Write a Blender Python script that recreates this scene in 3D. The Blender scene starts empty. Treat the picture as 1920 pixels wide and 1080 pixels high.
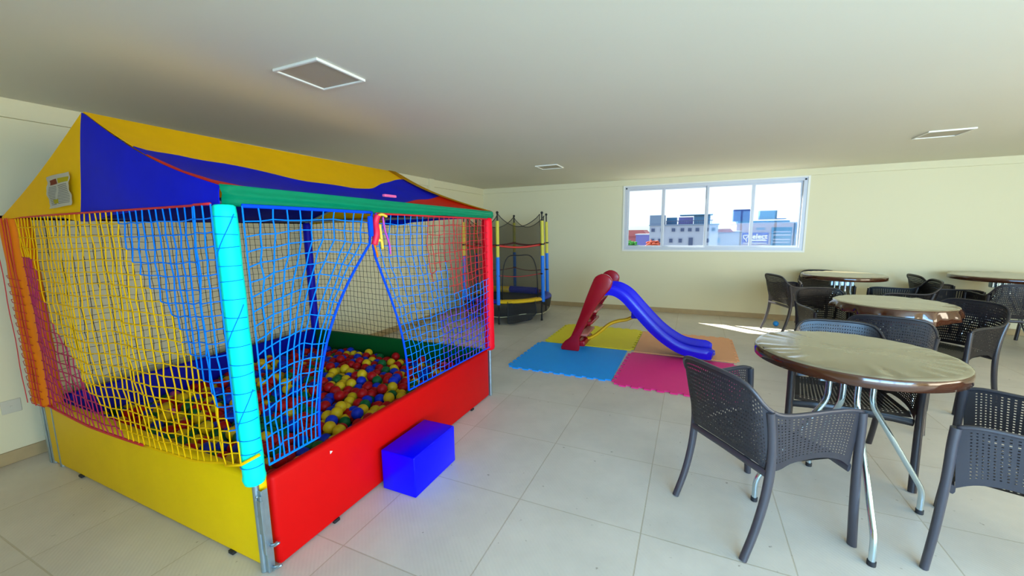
import bpy, bmesh, math, random
from mathutils import Vector, Matrix
random.seed(7)
PI = math.pi
C = bpy.context.scene.collection
S = bpy.context.scene

# ------------------------------------------------------------------ camera, sky, sun, exposure
cam_d = bpy.data.cameras.new('camera'); cam = bpy.data.objects.new('camera', cam_d); C.objects.link(cam)
cam_d.sensor_width = 36.0; cam_d.lens = 747.0 * 36.0 / 1920.0; cam_d.clip_start = 0.02; cam_d.clip_end = 800
YAW, PITCH, ROLL = 0.424, -0.1405, -0.0135
cam.matrix_world = (Matrix.Translation((0, 0, 1.5)) @ Matrix.Rotation(YAW, 4, 'Z')
                    @ Matrix.Rotation(PI/2 + PITCH, 4, 'X') @ Matrix.Rotation(ROLL, 4, 'Z'))
S.camera = cam
w = bpy.data.worlds.new('sky'); S.world = w; w.use_nodes = True
wn = w.node_tree.nodes; bg = wn['Background']
bg.inputs[0].default_value = (0.80, 0.91, 1.0, 1); bg.inputs[1].default_value = 1.05

def sun_lamp(d, energy, color):
    l = bpy.data.lights.new('sun', 'SUN'); l.energy = energy; l.color = color; l.angle = 0.009
    o = bpy.data.objects.new('sun', l); C.objects.link(o)
    o.rotation_euler = Vector(d).to_track_quat('-Z', 'Y').to_euler(); return o
sun_lamp((0.86, -0.60, -1.0), 14.0, (1.0, 0.95, 0.84))

def area_lamp(name, loc, d, sx, sy, energy, color):
    l = bpy.data.lights.new(name, 'AREA'); l.shape = 'RECTANGLE'; l.size = sx; l.size_y = sy
    l.energy = energy; l.color = color
    o = bpy.data.objects.new(name, l); C.objects.link(o); o.location = loc
    o.rotation_euler = Vector(d).to_track_quat('-Z', 'Y').to_euler(); return o
# area lamps added outside the rear and right-hand openings, standing in for daylight
# sky lamp aims down; an added warm lamp brightens the ceiling from below
area_lamp('skylight_rear', (2.7, -1.95, 1.25), (0, 1, -0.40), 4.4, 1.9, 400, (0.22, 0.56, 1.0))
area_lamp('warm_fill_rear', (2.7, -2.0, 0.7), (-0.25, 1, 0.75), 4.4, 1.5, 75, (1.0, 0.86, 0.58))
area_lamp('warm_fill_right', (6.76, 1.2, 1.3), (-1, 0.12, 0), 4.4, 1.7, 175, (1.0, 0.88, 0.64))  # added lamp to brighten and warm the back left of the room

S.view_settings.view_transform = 'Standard'; S.view_settings.look = 'None'
S.view_settings.gamma = 1.0; S.view_settings.use_curve_mapping = False
S.view_settings.exposure = 0.45

# ------------------------------------------------------------------ materials
MATS = {}
def srgb(r, g, b):
    f = lambda c: (c/255/12.92) if c/255 <= 0.04045 else ((c/255+0.055)/1.055)**2.4
    return (f(r), f(g), f(b))
def mat(name, col, rough=0.5, metal=0.0, spec=0.5, vary=0.06, scale=8.0, bump=0.0, bscale=60.0, coat=0.0, ior=1.5):
    if name in MATS: return MATS[name]
    m = bpy.data.materials.new(name); m.use_nodes = True; nt = m.node_tree; n = nt.nodes; L = nt.links
    b = n['Principled BSDF']
    b.inputs['Roughness'].default_value = rough; b.inputs['Metallic'].default_value = metal
    b.inputs['Specular IOR Level'].default_value = spec; b.inputs['IOR'].default_value = ior
    b.inputs['Coat Weight'].default_value = coat
    tc = n.new('ShaderNodeTexCoord'); nz = n.new('ShaderNodeTexNoise'); nz.inputs['Scale'].default_value = scale
    nz.inputs['Detail'].default_value = 4
    L.new(tc.outputs['Object'], nz.inputs['Vector'])
    mx = n.new('ShaderNodeMix'); mx.data_type = 'RGBA'
    L.new(nz.outputs['Fac'], mx.inputs['Factor'])
    mx.inputs['A'].default_value = (*[max(0, c*(1-vary)) for c in col], 1)
    mx.inputs['B'].default_value = (*[min(1, c*(1+vary)) for c in col], 1)
    L.new(mx.outputs['Result'], b.inputs['Base Color'])
    if bump:
        n2 = n.new('ShaderNodeTexNoise'); n2.inputs['Scale'].default_value = bscale
        L.new(tc.outputs['Object'], n2.inputs['Vector'])
        bp = n.new('ShaderNodeBump'); bp.inputs['Strength'].default_value = bump; bp.inputs['Distance'].default_value = 0.01
        L.new(n2.outputs['Fac'], bp.inputs['Height']); L.new(bp.outputs['Normal'], b.inputs['Normal'])
    MATS[name] = m; return m

def floor_mat():
    m = bpy.data.materials.new('floor_tiles'); m.use_nodes = True; nt = m.node_tree; n = nt.nodes; L = nt.links
    b = n['Principled BSDF']; b.inputs['Roughness'].default_value = 0.42
    tc = n.new('ShaderNodeTexCoord'); mp = n.new('ShaderNodeMapping')
    mp.inputs['Location'].default_value = (0.17, -1.245+0.65*4, 0)
    L.new(tc.outputs['Object'], mp.inputs['Vector'])
    br = n.new('ShaderNodeTexBrick'); br.offset = 0.0; br.squash = 1.0
    br.inputs['Color1'].default_value = (*srgb(203, 195, 180), 1); br.inputs['Color2'].default_value = (*srgb(209, 201, 187), 1)
    br.inputs['Mortar'].default_value = (*srgb(186, 175, 153), 1)
    br.inputs['Scale'].default_value = 1.0; br.inputs['Mortar Size'].default_value = 0.0035
    br.inputs['Mortar Smooth'].default_value = 0.3; br.inputs['Bias'].default_value = 0
    br.inputs['Brick Width'].default_value = 0.655; br.inputs['Row Height'].default_value = 0.65
    L.new(mp.outputs['Vector'], br.inputs['Vector'])
    nz = n.new('ShaderNodeTexNoise'); nz.inputs['Scale'].default_value = 2.2; nz.inputs['Detail'].default_value = 8
    nz.inputs['Roughness'].default_value = 0.65
    L.new(tc.outputs['Object'], nz.inputs['Vector'])
    mr = n.new('ShaderNodeMapRange'); mr.inputs['To Min'].default_value = 0.90; mr.inputs['To Max'].default_value = 1.08
    mr.inputs['From Min'].default_value = 0.3; mr.inputs['From Max'].default_value = 0.7
    L.new(nz.outputs['Fac'], mr.inputs['Value'])
    hs = n.new('ShaderNodeHueSaturation'); L.new(br.outputs['Color'], hs.inputs['Color']); L.new(mr.outputs['Result'], hs.inputs['Value'])
    # small scuffs
    n3 = n.new('ShaderNodeTexNoise'); n3.inputs['Scale'].default_value = 26; n3.inputs['Detail'].default_value = 2
    L.new(tc.outputs['Object'], n3.inputs['Vector'])
    r3 = n.new('ShaderNodeMapRange'); r3.inputs['From Min'].default_value = 0.72; r3.inputs['From Max'].default_value = 0.78
    L.new(n3.outputs['Fac'], r3.inputs['Value'])
    mx = n.new('ShaderNodeMix'); mx.data_type = 'RGBA'; L.new(r3.outputs['Result'], mx.inputs['Factor'])
    L.new(hs.outputs['Color'], mx.inputs['A']); mx.inputs['B'].default_value = (*srgb(150, 140, 122), 1)
    L.new(mx.outputs['Result'], b.inputs['Base Color'])
    # fine anti-slip ribs
    wv = n.new('ShaderNodeTexWave'); wv.inputs['Scale'].default_value = 26; wv.inputs['Distortion'].default_value = 0.4
    wv.bands_direction = 'DIAGONAL'
    L.new(tc.outputs['Object'], wv.inputs['Vector'])
    bp = n.new('ShaderNodeBump'); bp.inputs['Strength'].default_value = 0.10; bp.inputs['Distance'].default_value = 0.003
    L.new(wv.outputs['Fac'], bp.inputs['Height'])
    b2 = n.new('ShaderNodeBump'); b2.inputs['Strength'].default_value = 0.5; b2.inputs['Distance'].default_value = 0.003; b2.invert = True
    L.new(br.outputs['Fac'], b2.inputs['Height']); L.new(bp.outputs['Normal'], b2.inputs['Normal'])
    L.new(b2.outputs['Normal'], b.inputs['Normal'])
    return m

def mesh_fabric(name, col, opacity, scale=260):
    """fine see-through netting: a woven fabric whose threads cover part of the area"""
    m = bpy.data.materials.new(name); m.use_nodes = True; nt = m.node_tree; n = nt.nodes; L = nt.links
    b = n['Principled BSDF']; b.inputs['Base Color'].default_value = (*col, 1); b.inputs['Roughness'].default_value = 0.8
    tr = n.new('ShaderNodeBsdfTransparent'); mx = n.new('ShaderNodeMixShader'); mx.inputs[0].default_value = opacity
    L.new(tr.outputs[0], mx.inputs[1]); L.new(b.outputs[0], mx.inputs[2]); L.new(mx.outputs[0], n['Material Output'].inputs[0])
    return m
def glass_mat():
    m = bpy.data.materials.new('window_glass'); m.use_nodes = True; nt = m.node_tree; n = nt.nodes; L = nt.links
    n.remove(n['Principled BSDF'])
    tr = n.new('ShaderNodeBsdfTransparent'); tr.inputs[0].default_value = (0.96, 0.99, 1.0, 1)
    gl = n.new('ShaderNodeBsdfGlossy'); gl.inputs['Roughness'].default_value = 0.02
    mx = n.new('ShaderNodeMixShader'); mx.inputs[0].default_value = 0.012
    L.new(tr.outputs[0], mx.inputs[1]); L.new(gl.outputs[0], mx.inputs[2]); L.new(mx.outputs[0], n['Material Output'].inputs[0])
    return m

M_wall = mat('wall_paint', srgb(228, 220, 182), 0.85, vary=0.015, scale=1.5, bump=0.05, bscale=30)
M_ceil = mat('ceiling_paint', srgb(228, 222, 200), 0.9, vary=0.02, scale=1.2)
M_base = mat('baseboard_stone', srgb(176, 152, 108), 0.5, vary=0.12, scale=14)
M_floor = floor_mat()
M_frame = mat('white_aluminium', srgb(205, 208, 214), 0.35, vary=0.02)
M_trimw = mat('white_trim', srgb(238, 236, 222), 0.5, vary=0.02)
M_glass = glass_mat(); M_plate = mat('plate_plastic', srgb(205, 200, 178), 0.5, vary=0.02)
M_lampd = mat('lamp_diffuser', srgb(188, 176, 152), 0.6, vary=0.03)

M_red = mat('red_vinyl', (0.62, 0.002, 0.002), 0.50, vary=0.05, bump=0.05, bscale=9, spec=0.12)
M_yel = mat('yellow_vinyl', (0.86, 0.55, 0.001), 0.50, vary=0.05, bump=0.05, bscale=9, spec=0.12)
M_blu = mat('blue_vinyl', (0.002, 0.004, 0.34), 0.5, vary=0.08, bump=0.05, bscale=9, spec=0.12)
M_grn = mat('green_vinyl', (0.001, 0.10, 0.018), 0.5, vary=0.08, bump=0.05, bscale=9, spec=0.12)
M_block = mat('royal_blue_vinyl', (0.0, 0.0, 0.92), 0.28, vary=0.04, bump=0.05, bscale=12, spec=0.25)
M_turq = mat('turquoise_foam', (0.0, 0.98, 0.72), 0.6, vary=0.03, spec=0.2)
M_redf = mat('red_foam', (0.90, 0.0, 0.015), 0.5, vary=0.05, spec=0.2)
M_bluf = mat('blue_foam', (0.004, 0.004, 0.50), 0.5, vary=0.08, spec=0.2)
M_oraf = mat('orange_foam', (0.80, 0.20, 0.004), 0.6, vary=0.05, spec=0.2)
M_steel = mat('galvanised_steel', srgb(165, 185, 195), 0.35, metal=0.85, vary=0.15, scale=30)
M_chrome = mat('chromed_tube', srgb(205, 225, 235), 0.16, metal=1.0, vary=0.04)
M_rubber = mat('black_rubber', (0.012, 0.012, 0.014), 0.6)
M_cyel = mat('canopy_yellow_fabric', (0.86, 0.48, 0.001), 0.6, vary=0.06, spec=0.08, bump=0.15, bscale=7)
M_cblu = mat('canopy_blue_fabric', (0.0, 0.008, 0.52), 0.55, vary=0.2, scale=5, spec=0.08, bump=0.15, bscale=7)
M_cred = mat('canopy_red_fabric', (0.66, 0.02, 0.006), 0.55, vary=0.1, spec=0.08, bump=0.15, bscale=7)
M_cgrn = mat('canopy_green_fabric', (0.0, 0.42, 0.19), 0.35, vary=0.08, spec=0.4, bump=0.15, bscale=7)
M_nblu = mat('blue_cord', (0.0, 0.22, 0.92), 0.7, spec=0.1)
M_ndeep = mat('deep_blue_cord', (0.0, 0.07, 0.85), 0.7, spec=0.1)
M_nyel = mat('yellow_cord', (0.92, 0.52, 0.0), 0.7, spec=0.1)
M_nred = mat('red_cord', (0.62, 0.01, 0.02), 0.6)
M_nmag = mat('magenta_cord', (0.45, 0.003, 0.08), 0.6)
M_nblk = mat('dark_cord', (0.012, 0.013, 0.010), 0.8, spec=0.05)
M_nbrn = mat('brown_cord', (0.05, 0.015, 0.005), 0.8, spec=0.05)
M_npur = mat('violet_cord', (0.20, 0.07, 0.62), 0.6)
M_paper = mat('paper_white', srgb(228, 225, 210), 0.7, vary=0.03)
M_pink = mat('pink_plastic', (0.75, 0.10, 0.30), 0.4)
BALLS = {'red': mat('ball_red', (0.46, 0.004, 0.006), 0.45, spec=0.25, vary=0.08), 'yellow': mat('ball_yellow', (0.74, 0.48, 0.008), 0.45, spec=0.25, vary=0.06),
         'green': mat('ball_green', (0.004, 0.13, 0.03), 0.45, spec=0.25, vary=0.08), 'blue': mat('ball_blue', (0.004, 0.03, 0.52), 0.45, spec=0.25, vary=0.08),
         'pink': M_pink}
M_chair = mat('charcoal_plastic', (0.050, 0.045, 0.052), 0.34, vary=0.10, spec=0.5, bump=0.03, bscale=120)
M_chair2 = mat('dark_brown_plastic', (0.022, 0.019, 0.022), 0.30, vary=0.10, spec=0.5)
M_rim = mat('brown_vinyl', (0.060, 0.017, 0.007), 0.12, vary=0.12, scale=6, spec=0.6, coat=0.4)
M_top = mat('vinyl_top_sheen', (0.25, 0.205, 0.115), 0.20, vary=0.10, scale=3, spec=0.8, coat=0.3)  # same brown vinyl as the rim, ceiling reflection painted in as tan
M_tbl = mat('brown_plastic', (0.05, 0.015, 0.008), 0.3)

# ------------------------------------------------------------------ helpers
def obj(name, bm, mats, parent=None, smooth=False, loc=None, rot=None, auto=None):
    me = bpy.data.meshes.new(name); bm.normal_update()
    bm.to_mesh(me); bm.free()
    if not isinstance(mats, (list, tuple)): mats = [mats]
    for m in mats: me.materials.append(m)
    if smooth:
        me.polygons.foreach_set('use_smooth', [True]*len(me.polygons))
        if auto is not None:
            me.set_sharp_from_angle(angle=math.radians(auto))
    o = bpy.data.objects.new(name, me); C.objects.link(o)
    if parent: o.parent = parent
    if loc: o.location = loc
    if rot: o.rotation_euler = rot
    return o
def tag(o, label, cat, group=None):
    o['label'] = label; o['category'] = cat
    if group: o['group'] = group
    return o
def thing(name, label, cat, loc=(0,0,0), rz=0, group=None):
    o = bpy.data.objects.new(name, None); C.objects.link(o); o.empty_display_size = 0.1
    o.location = loc; o.rotation_euler = (0, 0, rz); return tag(o, label, cat, group)
def struct(o): o['kind'] = 'structure'; return o
def copy_tree(o, parent=None):
    c = o.copy(); C.objects.link(c)
    if parent: c.parent = parent
    for ch in list(o.children): copy_tree(ch, c)
    return c
def box(bm, x0, x1, y0, y1, z0, z1, mi=0):
    vs = [bm.verts.new(p) for p in ((x0,y0,z0),(x1,y0,z0),(x1,y1,z0),(x0,y1,z0),(x0,y0,z1),(x1,y0,z1),(x1,y1,z1),(x0,y1,z1))]
    for f in ((0,3,2,1),(4,5,6,7),(0,1,5,4),(1,2,6,5),(2,3,7,6),(3,0,4,7)):
        fc = bm.faces.new([vs[i] for i in f]); fc.material_index = mi
    return vs
def bbox(x0, x1, y0, y1, z0, z1, bev=0.01, seg=2):
    bm = bmesh.new(); box(bm, x0, x1, y0, y1, z0, z1)
    if bev: bmesh.ops.bevel(bm, geom=bm.edges[:], offset=bev, segments=seg, affect='EDGES', profile=0.5)
    return bm
def tube(bm, pts, r, n=8, mi=0, caps=True, flat=None):
    """pts polyline; r radius or list"""
    pts = [Vector(p) for p in pts]; k = len(pts)
    rr = r if isinstance(r, (list, tuple)) else [r]*k
    rings = []; up = None
    for i, p in enumerate(pts):
        t = (pts[min(i+1, k-1)] - pts[max(i-1, 0)])
        if t.length < 1e-9: t = Vector((0,0,1))
        t.normalize()
        if up is None:
            up = Vector((0,0,1)) if abs(t.z) < 0.9 else Vector((1,0,0))
        s = t.cross(up)
        if s.length < 1e-6: s = t.cross(Vector((0,1,0)))
        s.normalize(); u2 = s.cross(t).normalized(); up = u2
        a, b = (rr[i], rr[i]) if not isinstance(rr[i], tuple) else rr[i]
        rings.append([bm.verts.new(p + s*a*math.cos(2*PI*j/n+PI/n) + u2*b*math.sin(2*PI*j/n+PI/n)) for j in range(n)])
    for i in range(k-1):
        for j in range(n):
            f = bm.faces.new((rings[i][j], rings[i][(j+1)%n], rings[i+1][(j+1)%n], rings[i+1][j])); f.material_index = mi
    if caps:
        f = bm.faces.new(rings[0][::-1]); f.material_index = mi
        f = bm.faces.new(rings[-1]); f.material_index = mi
def rounded(pts, d, m=5):
    pts = [Vector(p) for p in pts]; out = [pts[0]]
    for i in range(1, len(pts)-1):
        a = (pts[i-1]-pts[i]).normalized()*d; b = (pts[i+1]-pts[i]).normalized()*d
        for k in range(m+1):
            t = k/m; out.append((pts[i]+a)*(1-t)**2+pts[i]*2*t*(1-t)+(pts[i]+b)*t*t)
    out.append(pts[-1]); return out
def spline(pts, m=6):
    pts = [Vector(p) for p in pts]; out = []
    for i in range(len(pts)-1):
        p0 = pts[max(i-1, 0)]; p1 = pts[i]; p2 = pts[i+1]; p3 = pts[min(i+2, len(pts)-1)]
        for j in range(m):
            t = j/m
            out.append(0.5*((2*p1)+(p2-p0)*t+(2*p0-5*p1+4*p2-p3)*t*t+(3*p1-p0-3*p2+p3)*t**3))
    out.append(pts[-1]); return out
def lathe(bm, prof, n=32, mi=0, cx=0, cy=0):
    rings = []
    for r, z in prof:
        if r < 1e-5: rings.append([bm.verts.new((cx, cy, z))])
        else: rings.append([bm.verts.new((cx+r*math.cos(2*PI*j/n), cy+r*math.sin(2*PI*j/n), z)) for j in range(n)])
    for a, b in zip(rings, rings[1:]):
        for j in range(n):
            j2 = (j+1) % n
            if len(a) == 1 and len(b) == 1: continue
            if len(a) == 1: f = bm.faces.new((a[0], b[j2], b[j]))
            elif len(b) == 1: f = bm.faces.new((a[j], a[j2], b[0]))
            else: f = bm.faces.new((a[j], a[j2], b[j2], b[j]))
            f.material_index = mi
    bmesh.ops.recalc_face_normals(bm, faces=bm.faces)
def prism_xz(poly, y0, y1, bev=0.0):
    bm = bmesh.new()
    a = [bm.verts.new((x, y0, z)) for x, z in poly]; b = [bm.verts.new((x, y1, z)) for x, z in poly]; n = len(poly)
    bm.faces.new(a); bm.faces.new(b[::-1])
    for i in range(n): bm.faces.new((a[i], b[i], b[(i+1)%n], a[(i+1)%n]))
    bmesh.ops.recalc_face_normals(bm, faces=bm.faces)
    if bev:
        es = [e for e in bm.edges if abs(e.verts[0].co.y-e.verts[1].co.y) < 1e-6]
        bmesh.ops.bevel(bm, geom=es, offset=bev, segments=2, affect='EDGES', profile=0.5)
    return bm
def grid(bm, f, nu, nv, mi=lambda u, v: 0):
    vs = [[bm.verts.new(f(i/nu, j/nv)) for j in range(nv+1)] for i in range(nu+1)]
    for i in range(nu):
        for j in range(nv):
            q = bm.faces.new((vs[i][j], vs[i+1][j], vs[i+1][j+1], vs[i][j+1])); q.material_index = mi((i+.5)/nu, (j+.5)/nv)
    return vs
def text_mesh(s, size, name, m, parent, loc, rot, ext=0.002, bold=0.0):
    cu = bpy.data.curves.new(name, 'FONT'); cu.body = s; cu.size = size; cu.extrude = ext; cu.offset = bold
    t = bpy.data.objects.new(name, cu); C.objects.link(t)
    bpy.context.view_layer.update()
    me = bpy.data.meshes.new_from_object(t.evaluated_get(bpy.context.evaluated_depsgraph_get()))
    bpy.data.objects.remove(t); me.materials.clear(); me.materials.append(m)
    o = bpy.data.objects.new(name, me); C.objects.link(o); o.parent = parent; o.location = loc; o.rotation_euler = rot
    return o
def lerp(a, b, t): return a+(b-a)*t

# ------------------------------------------------------------------ room shell
XL, XR, YB, YF, ZC = -4.12, 6.6, 7.68, -1.5, 2.40
bm = bmesh.new(); box(bm, XL-0.2, XR+0.2, YF-0.2, YB+0.2, -0.12, 0.0); struct(obj('floor', bm, M_floor))
bm = bmesh.new(); box(bm, XL-0.2, XR+0.2, YF-0.2, YB+0.2, ZC, ZC+0.15); struct(obj('ceiling', bm, M_ceil))
WX0, WX1, WZ0, WZ1 = -1.165, 1.60, 1.14, 2.28
bm = bmesh.new()
box(bm, XL-0.2, WX0, YB, YB+0.2, 0, ZC); box(bm, WX1, XR+0.2, YB, YB+0.2, 0, ZC)
box(bm, WX0, WX1, YB, YB+0.2, 0, WZ0); box(bm, WX0, WX1, YB, YB+0.2, WZ1, ZC)
struct(obj('wall_back', bm, M_wall))
bm = bmesh.new(); box(bm, XL-0.2, XL, YF-0.2, YB, 0, ZC); struct(obj('wall_left', bm, M_wall))
# right wall, unseen; its band of windows is added for the fill lamp
bm = bmesh.new()
box(bm, XR, XR+0.2, YF-0.2, -1.0, 0, ZC); box(bm, XR, XR+0.2, 3.4, YB, 0, ZC)
box(bm, XR, XR+0.2, -1.0, 3.4, 0, 0.45); box(bm, XR, XR+0.2, -1.0, 3.4, 2.2, ZC)
struct(obj('wall_right', bm, M_wall))
# unseen rear wall, its wide glazed opening set right to darken the left front
bm = bmesh.new()
box(bm, XL, 0.5, YF-0.2, YF, 0, ZC); box(bm, 4.9, XR, YF-0.2, YF, 0, ZC); box(bm, 0.5, 4.9, YF-0.2, YF, 2.25, ZC)
struct(obj('wall_rear', bm, M_wall))
# shallow beams under the ceiling
bm = bmesh.new(); box(bm, XL, XR, YB-0.03, YB, 2.30, ZC); struct(obj('trim_1', bm, M_wall))
bm = bmesh.new(); box(bm, XL, XL+0.03, YF, 5.7, 2.28, ZC); box(bm, XL, XL+0.06, 5.7, 5.83, 2.18, ZC); box(bm, XL, XL+0.03, 5.83, YB, 2.28, ZC)
struct(obj('trim_2', bm, M_wall))
struct(obj('baseboard_back', bbox(XL, XR, YB-0.015, YB, 0, 0.085, 0.003), M_base))
struct(obj('baseboard_left', bbox(XL, XL+0.015, YF, YB-0.015, 0, 0.085, 0.003), M_base))

# window in the back wall: four sliding panes
W = bpy.data.objects.new('window_1', None); C.objects.link(W); struct(W)
bm = bmesh.new(); fy0, fy1 = YB-0.012, YB+0.02
t = 0.028
for (a, b, c, d) in ((WX0-t, WX1+t, WZ0-t, WZ0), (WX0-t, WX1+t, WZ1, WZ1+t), (WX0-t, WX0, WZ0, WZ1), (WX1, WX1+t, WZ0, WZ1)):
    box(bm, a, b, fy0, fy1, c, d)
obj('window_trim', bm, M_trimw, W)
bm = bmesh.new(); f = 0.05
for (a, b, c, d) in ((WX0, WX1, WZ0, WZ0+f), (WX0, WX1, WZ1-f, WZ1), (WX0, WX0+f, WZ0+f, WZ1-f), (WX1-f, WX1, WZ0+f, WZ1-f)):
    box(bm, a, b, YB+0.0, YB+0.09, c, d)
obj('window_frame', bm, M_frame, W)
muls = [WX0+f, -0.50, 0.20, 0.88, WX1-f]
for i in range(4):
    a, b = muls[i], muls[i+1]; yy = YB+(0.022, 0.052, 0.020, 0.050)[i]
    bm = bmesh.new(); s = 0.026
    box(bm, a-(0.010 if i else 0), a+s, yy, yy+0.025, WZ0+f, WZ1-f); box(bm, b-s, b+(0.010 if i < 3 else 0), yy, yy+0.025, WZ0+f, WZ1-f)
    box(bm, a+s, b-s, yy, yy+0.025, WZ0+f, WZ0+f+s); box(bm, a+s, b-s, yy, yy+0.025, WZ1-f-s, WZ1-f)
    sh = obj('window_sash', bm, M_frame, W)
    bm = bmesh.new(); box(bm, a+s, b-s, yy+0.010, yy+0.014, WZ0+f+s, WZ1-f-s); obj('pane', bm, M_glass, sh)
for x in (WX0+0.03, WX1-0.03):
    bm = bmesh.new(); box(bm, x-0.012, x+0.012, YB-0.012, YB, WZ1-0.045, WZ1-0.02); obj('window_bracket', bm, M_rubber, W)

# glazed rear front and added right-hand windows (unseen, behind and beside the camera)
def glazed(name, posts, horizontals, axis):
    R = bpy.data.objects.new(name, None); C.objects.link(R); struct(R)
    bm = bmesh.new()
    for p in posts + horizontals: box(bm, *p)
    obj('window_frame', bm, M_frame, R); return R
ps = [(x-0.03, x+0.03, YF-0.14, YF-0.08, 0.0, 2.25) for x in (0.53, 1.62, 2.7, 3.78, 4.87)]
glazed('window_2', ps, [(0.5, 4.9, YF-0.14, YF-0.08, 2.19, 2.25), (0.5, 4.9, YF-0.14, YF-0.08, 0, 0.05)], 'x')
ps = [(XR+0.08, XR+0.14, y-0.03, y+0.03, 0.45, 2.2) for y in (-0.97, 0.1, 1.2, 2.3, 3.37)]
glazed('window_3', ps, [(XR+0.08, XR+0.14, -1.0, 3.4, 2.14, 2.2), (XR+0.08, XR+0.14, -1.0, 3.4, 0.45, 0.51)], 'y')

# ceiling lamps (switched off)
def ceiling_lamp(x, y, s, label):
    t = thing('ceiling_light', label, 'ceiling light', (x, y, ZC), 0, None)
    bm = bmesh.new(); h = s/2; e = 0.016
    for (a, b, c, d) in ((-h, h, -h, -h+e), (-h, h, h-e, h), (-h, -h+e, -h+e, h-e), (h-e, h, -h+e, h-e)): box(bm, a, b, c, d, -0.014, 0)
    bmesh.ops.bevel(bm, geom=bm.edges[:], offset=0.002, segments=1, affect='EDGES')
    obj('light_frame', bm, M_trimw, t)
    bm = bmesh.new(); box(bm, -h+e, h-e, -h+e, h-e, -0.006, 0); obj('diffuser', bm, M_lampd, t)
ceiling_lamp(-1.97, 1.76, 0.34, 'square flush ceiling light nearest the camera, above the ball pit side')
ceiling_lamp(2.19, 5.45, 0.34, 'small square ceiling light at the right, above the far tables')
ceiling_lamp(-1.88, 5.50, 0.32, 'faint small square ceiling light far left, before the back wall corner')

# blank socket plate on the left wall
t = thing('wall_outlet', 'blank square socket plate low on the left wall', 'outlet', (XL, 0.93, 0.385))
obj('plate', bbox(0, 0.008, -0.045, 0.045, -0.045, 0.045, 0.004), M_plate, t)
bm = bmesh.new(); lathe(bm, [(0, 0.011), (0.006, 0.011), (0.007, 0.008)], 12); obj('screw', bm, M_plate, t, rot=(0, PI/2, 0))

# ------------------------------------------------------------------ ball pit tent
PX0, PX1, PY0, PY1 = -3.88, -1.64, 1.0, 3.12
ZP, ZE, ZR = 0.445, 1.62, 2.09
pit = thing('ball_pit_tent', 'large ball pit with padded walls, corner poles, coloured nets and a gabled canopy', 'ball pit', ((PX0+PX1)/2, (PY0+PY1)/2, 0))
OX, OY = -(PX0+PX1)/2, -(PY0+PY1)/2
def pobj(name, bm, m, smooth=False, parent=pit, auto=None):
    bmesh.ops.translate(bm, verts=bm.verts, vec=(OX, OY, 0)) if parent is pit else None
    return obj(name, bm, m, parent, smooth, auto=auto)
th = 0.055
def pad(x0, x1, y0, y1, zz=ZP):
    bm = bmesh.new()
    nx = max(1, int((x1-x0)/0.06)); ny = max(1, int((y1-y0)/0.06))
    box(bm, x0, x1, y0, y1, 0.006, zz)
    bmesh.ops.bevel(bm, geom=bm.edges[:], offset=0.02, segments=3, affect='EDGES', profile=0.5)
    return bm
pobj('front_panel', pad(PX0+0.03, PX1-0.035, PY0, PY0+th), M_yel, True, auto=60)['label'] = 'yellow padded panel'
pobj('side_panel', pad(PX1-th, PX1, PY0+0.035, PY1-0.02), M_red, True, auto=60)['label'] = 'red padded panel'
pobj('side_panel', pad(PX0, PX0+th, PY0+th, PY1-0.02), M_blu, True, auto=60)['label'] = 'dark blue padded panel'
pobj('back_panel', pad(PX0+th, PX1-th, PY1-th, PY1), M_grn, True, auto=60)['label'] = 'dark green padded panel'
bm = bmesh.new(); box(bm, PX0+th, PX1-th, PY0+th, PY1-th, 0.001, 0.02); pobj('pit_base', bm, M_blu)
# black fasteners along the floor edge
for (x, y) in ((-3.45, PY0-0.002), (-1.93, PY0-0.002)):
    pobj('fastener', bbox(x-0.018, x+0.018, y-0.008, y+0.01, 0.002, 0.018, 0.003), M_rubber)
for y in (1.35, 2.78):
    pobj('fastener', bbox(PX1-0.01, PX1+0.008, y-0.018, y+0.018, 0.002, 0.018, 0.003), M_rubber)
bm = bmesh.new(); bmesh.ops.create_cone(bm, cap_ends=True, segments=3, radius1=0.010, radius2=0.010, depth=0.002, matrix=Matrix.Translation((PX1+0.001, 1.35, 0.395)) @ Matrix.Rotation(PI/2, 4, 'Y'))
pobj('white_mark', bm, M_paper)

# posts: steel angle at the foot, foam sleeve above
def post(x, y, m, lab, z0, r, z1=ZE+0.0, steel=True):
    bm = bmesh.new(); tube(bm, [(x, y, 0.002), (x, y, ZE-0.01)], 0.014, 10)
    p = pobj('post', bm, M_steel, True, auto=50)
    bm = bmesh.new()
    pts = [(x, y, z0), (x, y, z0+0.006), (x, y, z0+0.03)] + [(x, y, lerp(z0+0.05, z1-0.03, k/14)) for k in range(15)] + [(x, y, z1-0.006), (x, y, z1)]
    rr = [r*0.7, r*0.92, r*1.08] + [r*(1.0+0.03*math.sin(k*2.1)) for k in range(15)] + [r*0.93, r*0.75]
    tube(bm, pts, rr, 20)
    s = obj('foam_sleeve', bm, m, p, True, auto=50); s.matrix_parent_inverse = Matrix.Identity(4)
    bmesh_off = Vector((OX, OY, 0)); s.location = bmesh_off; s['label'] = lab
    return p
p_tr = post(PX1-0.05, PY0-0.005, M_turq, 'thick turquoise foam sleeve', 0.43, 0.042)
post(PX0+0.035, PY0+0.01, M_oraf, 'orange foam sleeve', 0.43, 0.052)
post(PX0+0.145, PY0+0.01, M_oraf, 'orange foam sleeve', 0.43, 0.052)
post(PX0+0.03, PY1-0.02, M_bluf, 'dark blue foam sleeve', 0.40, 0.04)
post(PX1+0.0, PY1-0.0, M_redf, 'red foam sleeve', 0.44, 0.045)
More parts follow.
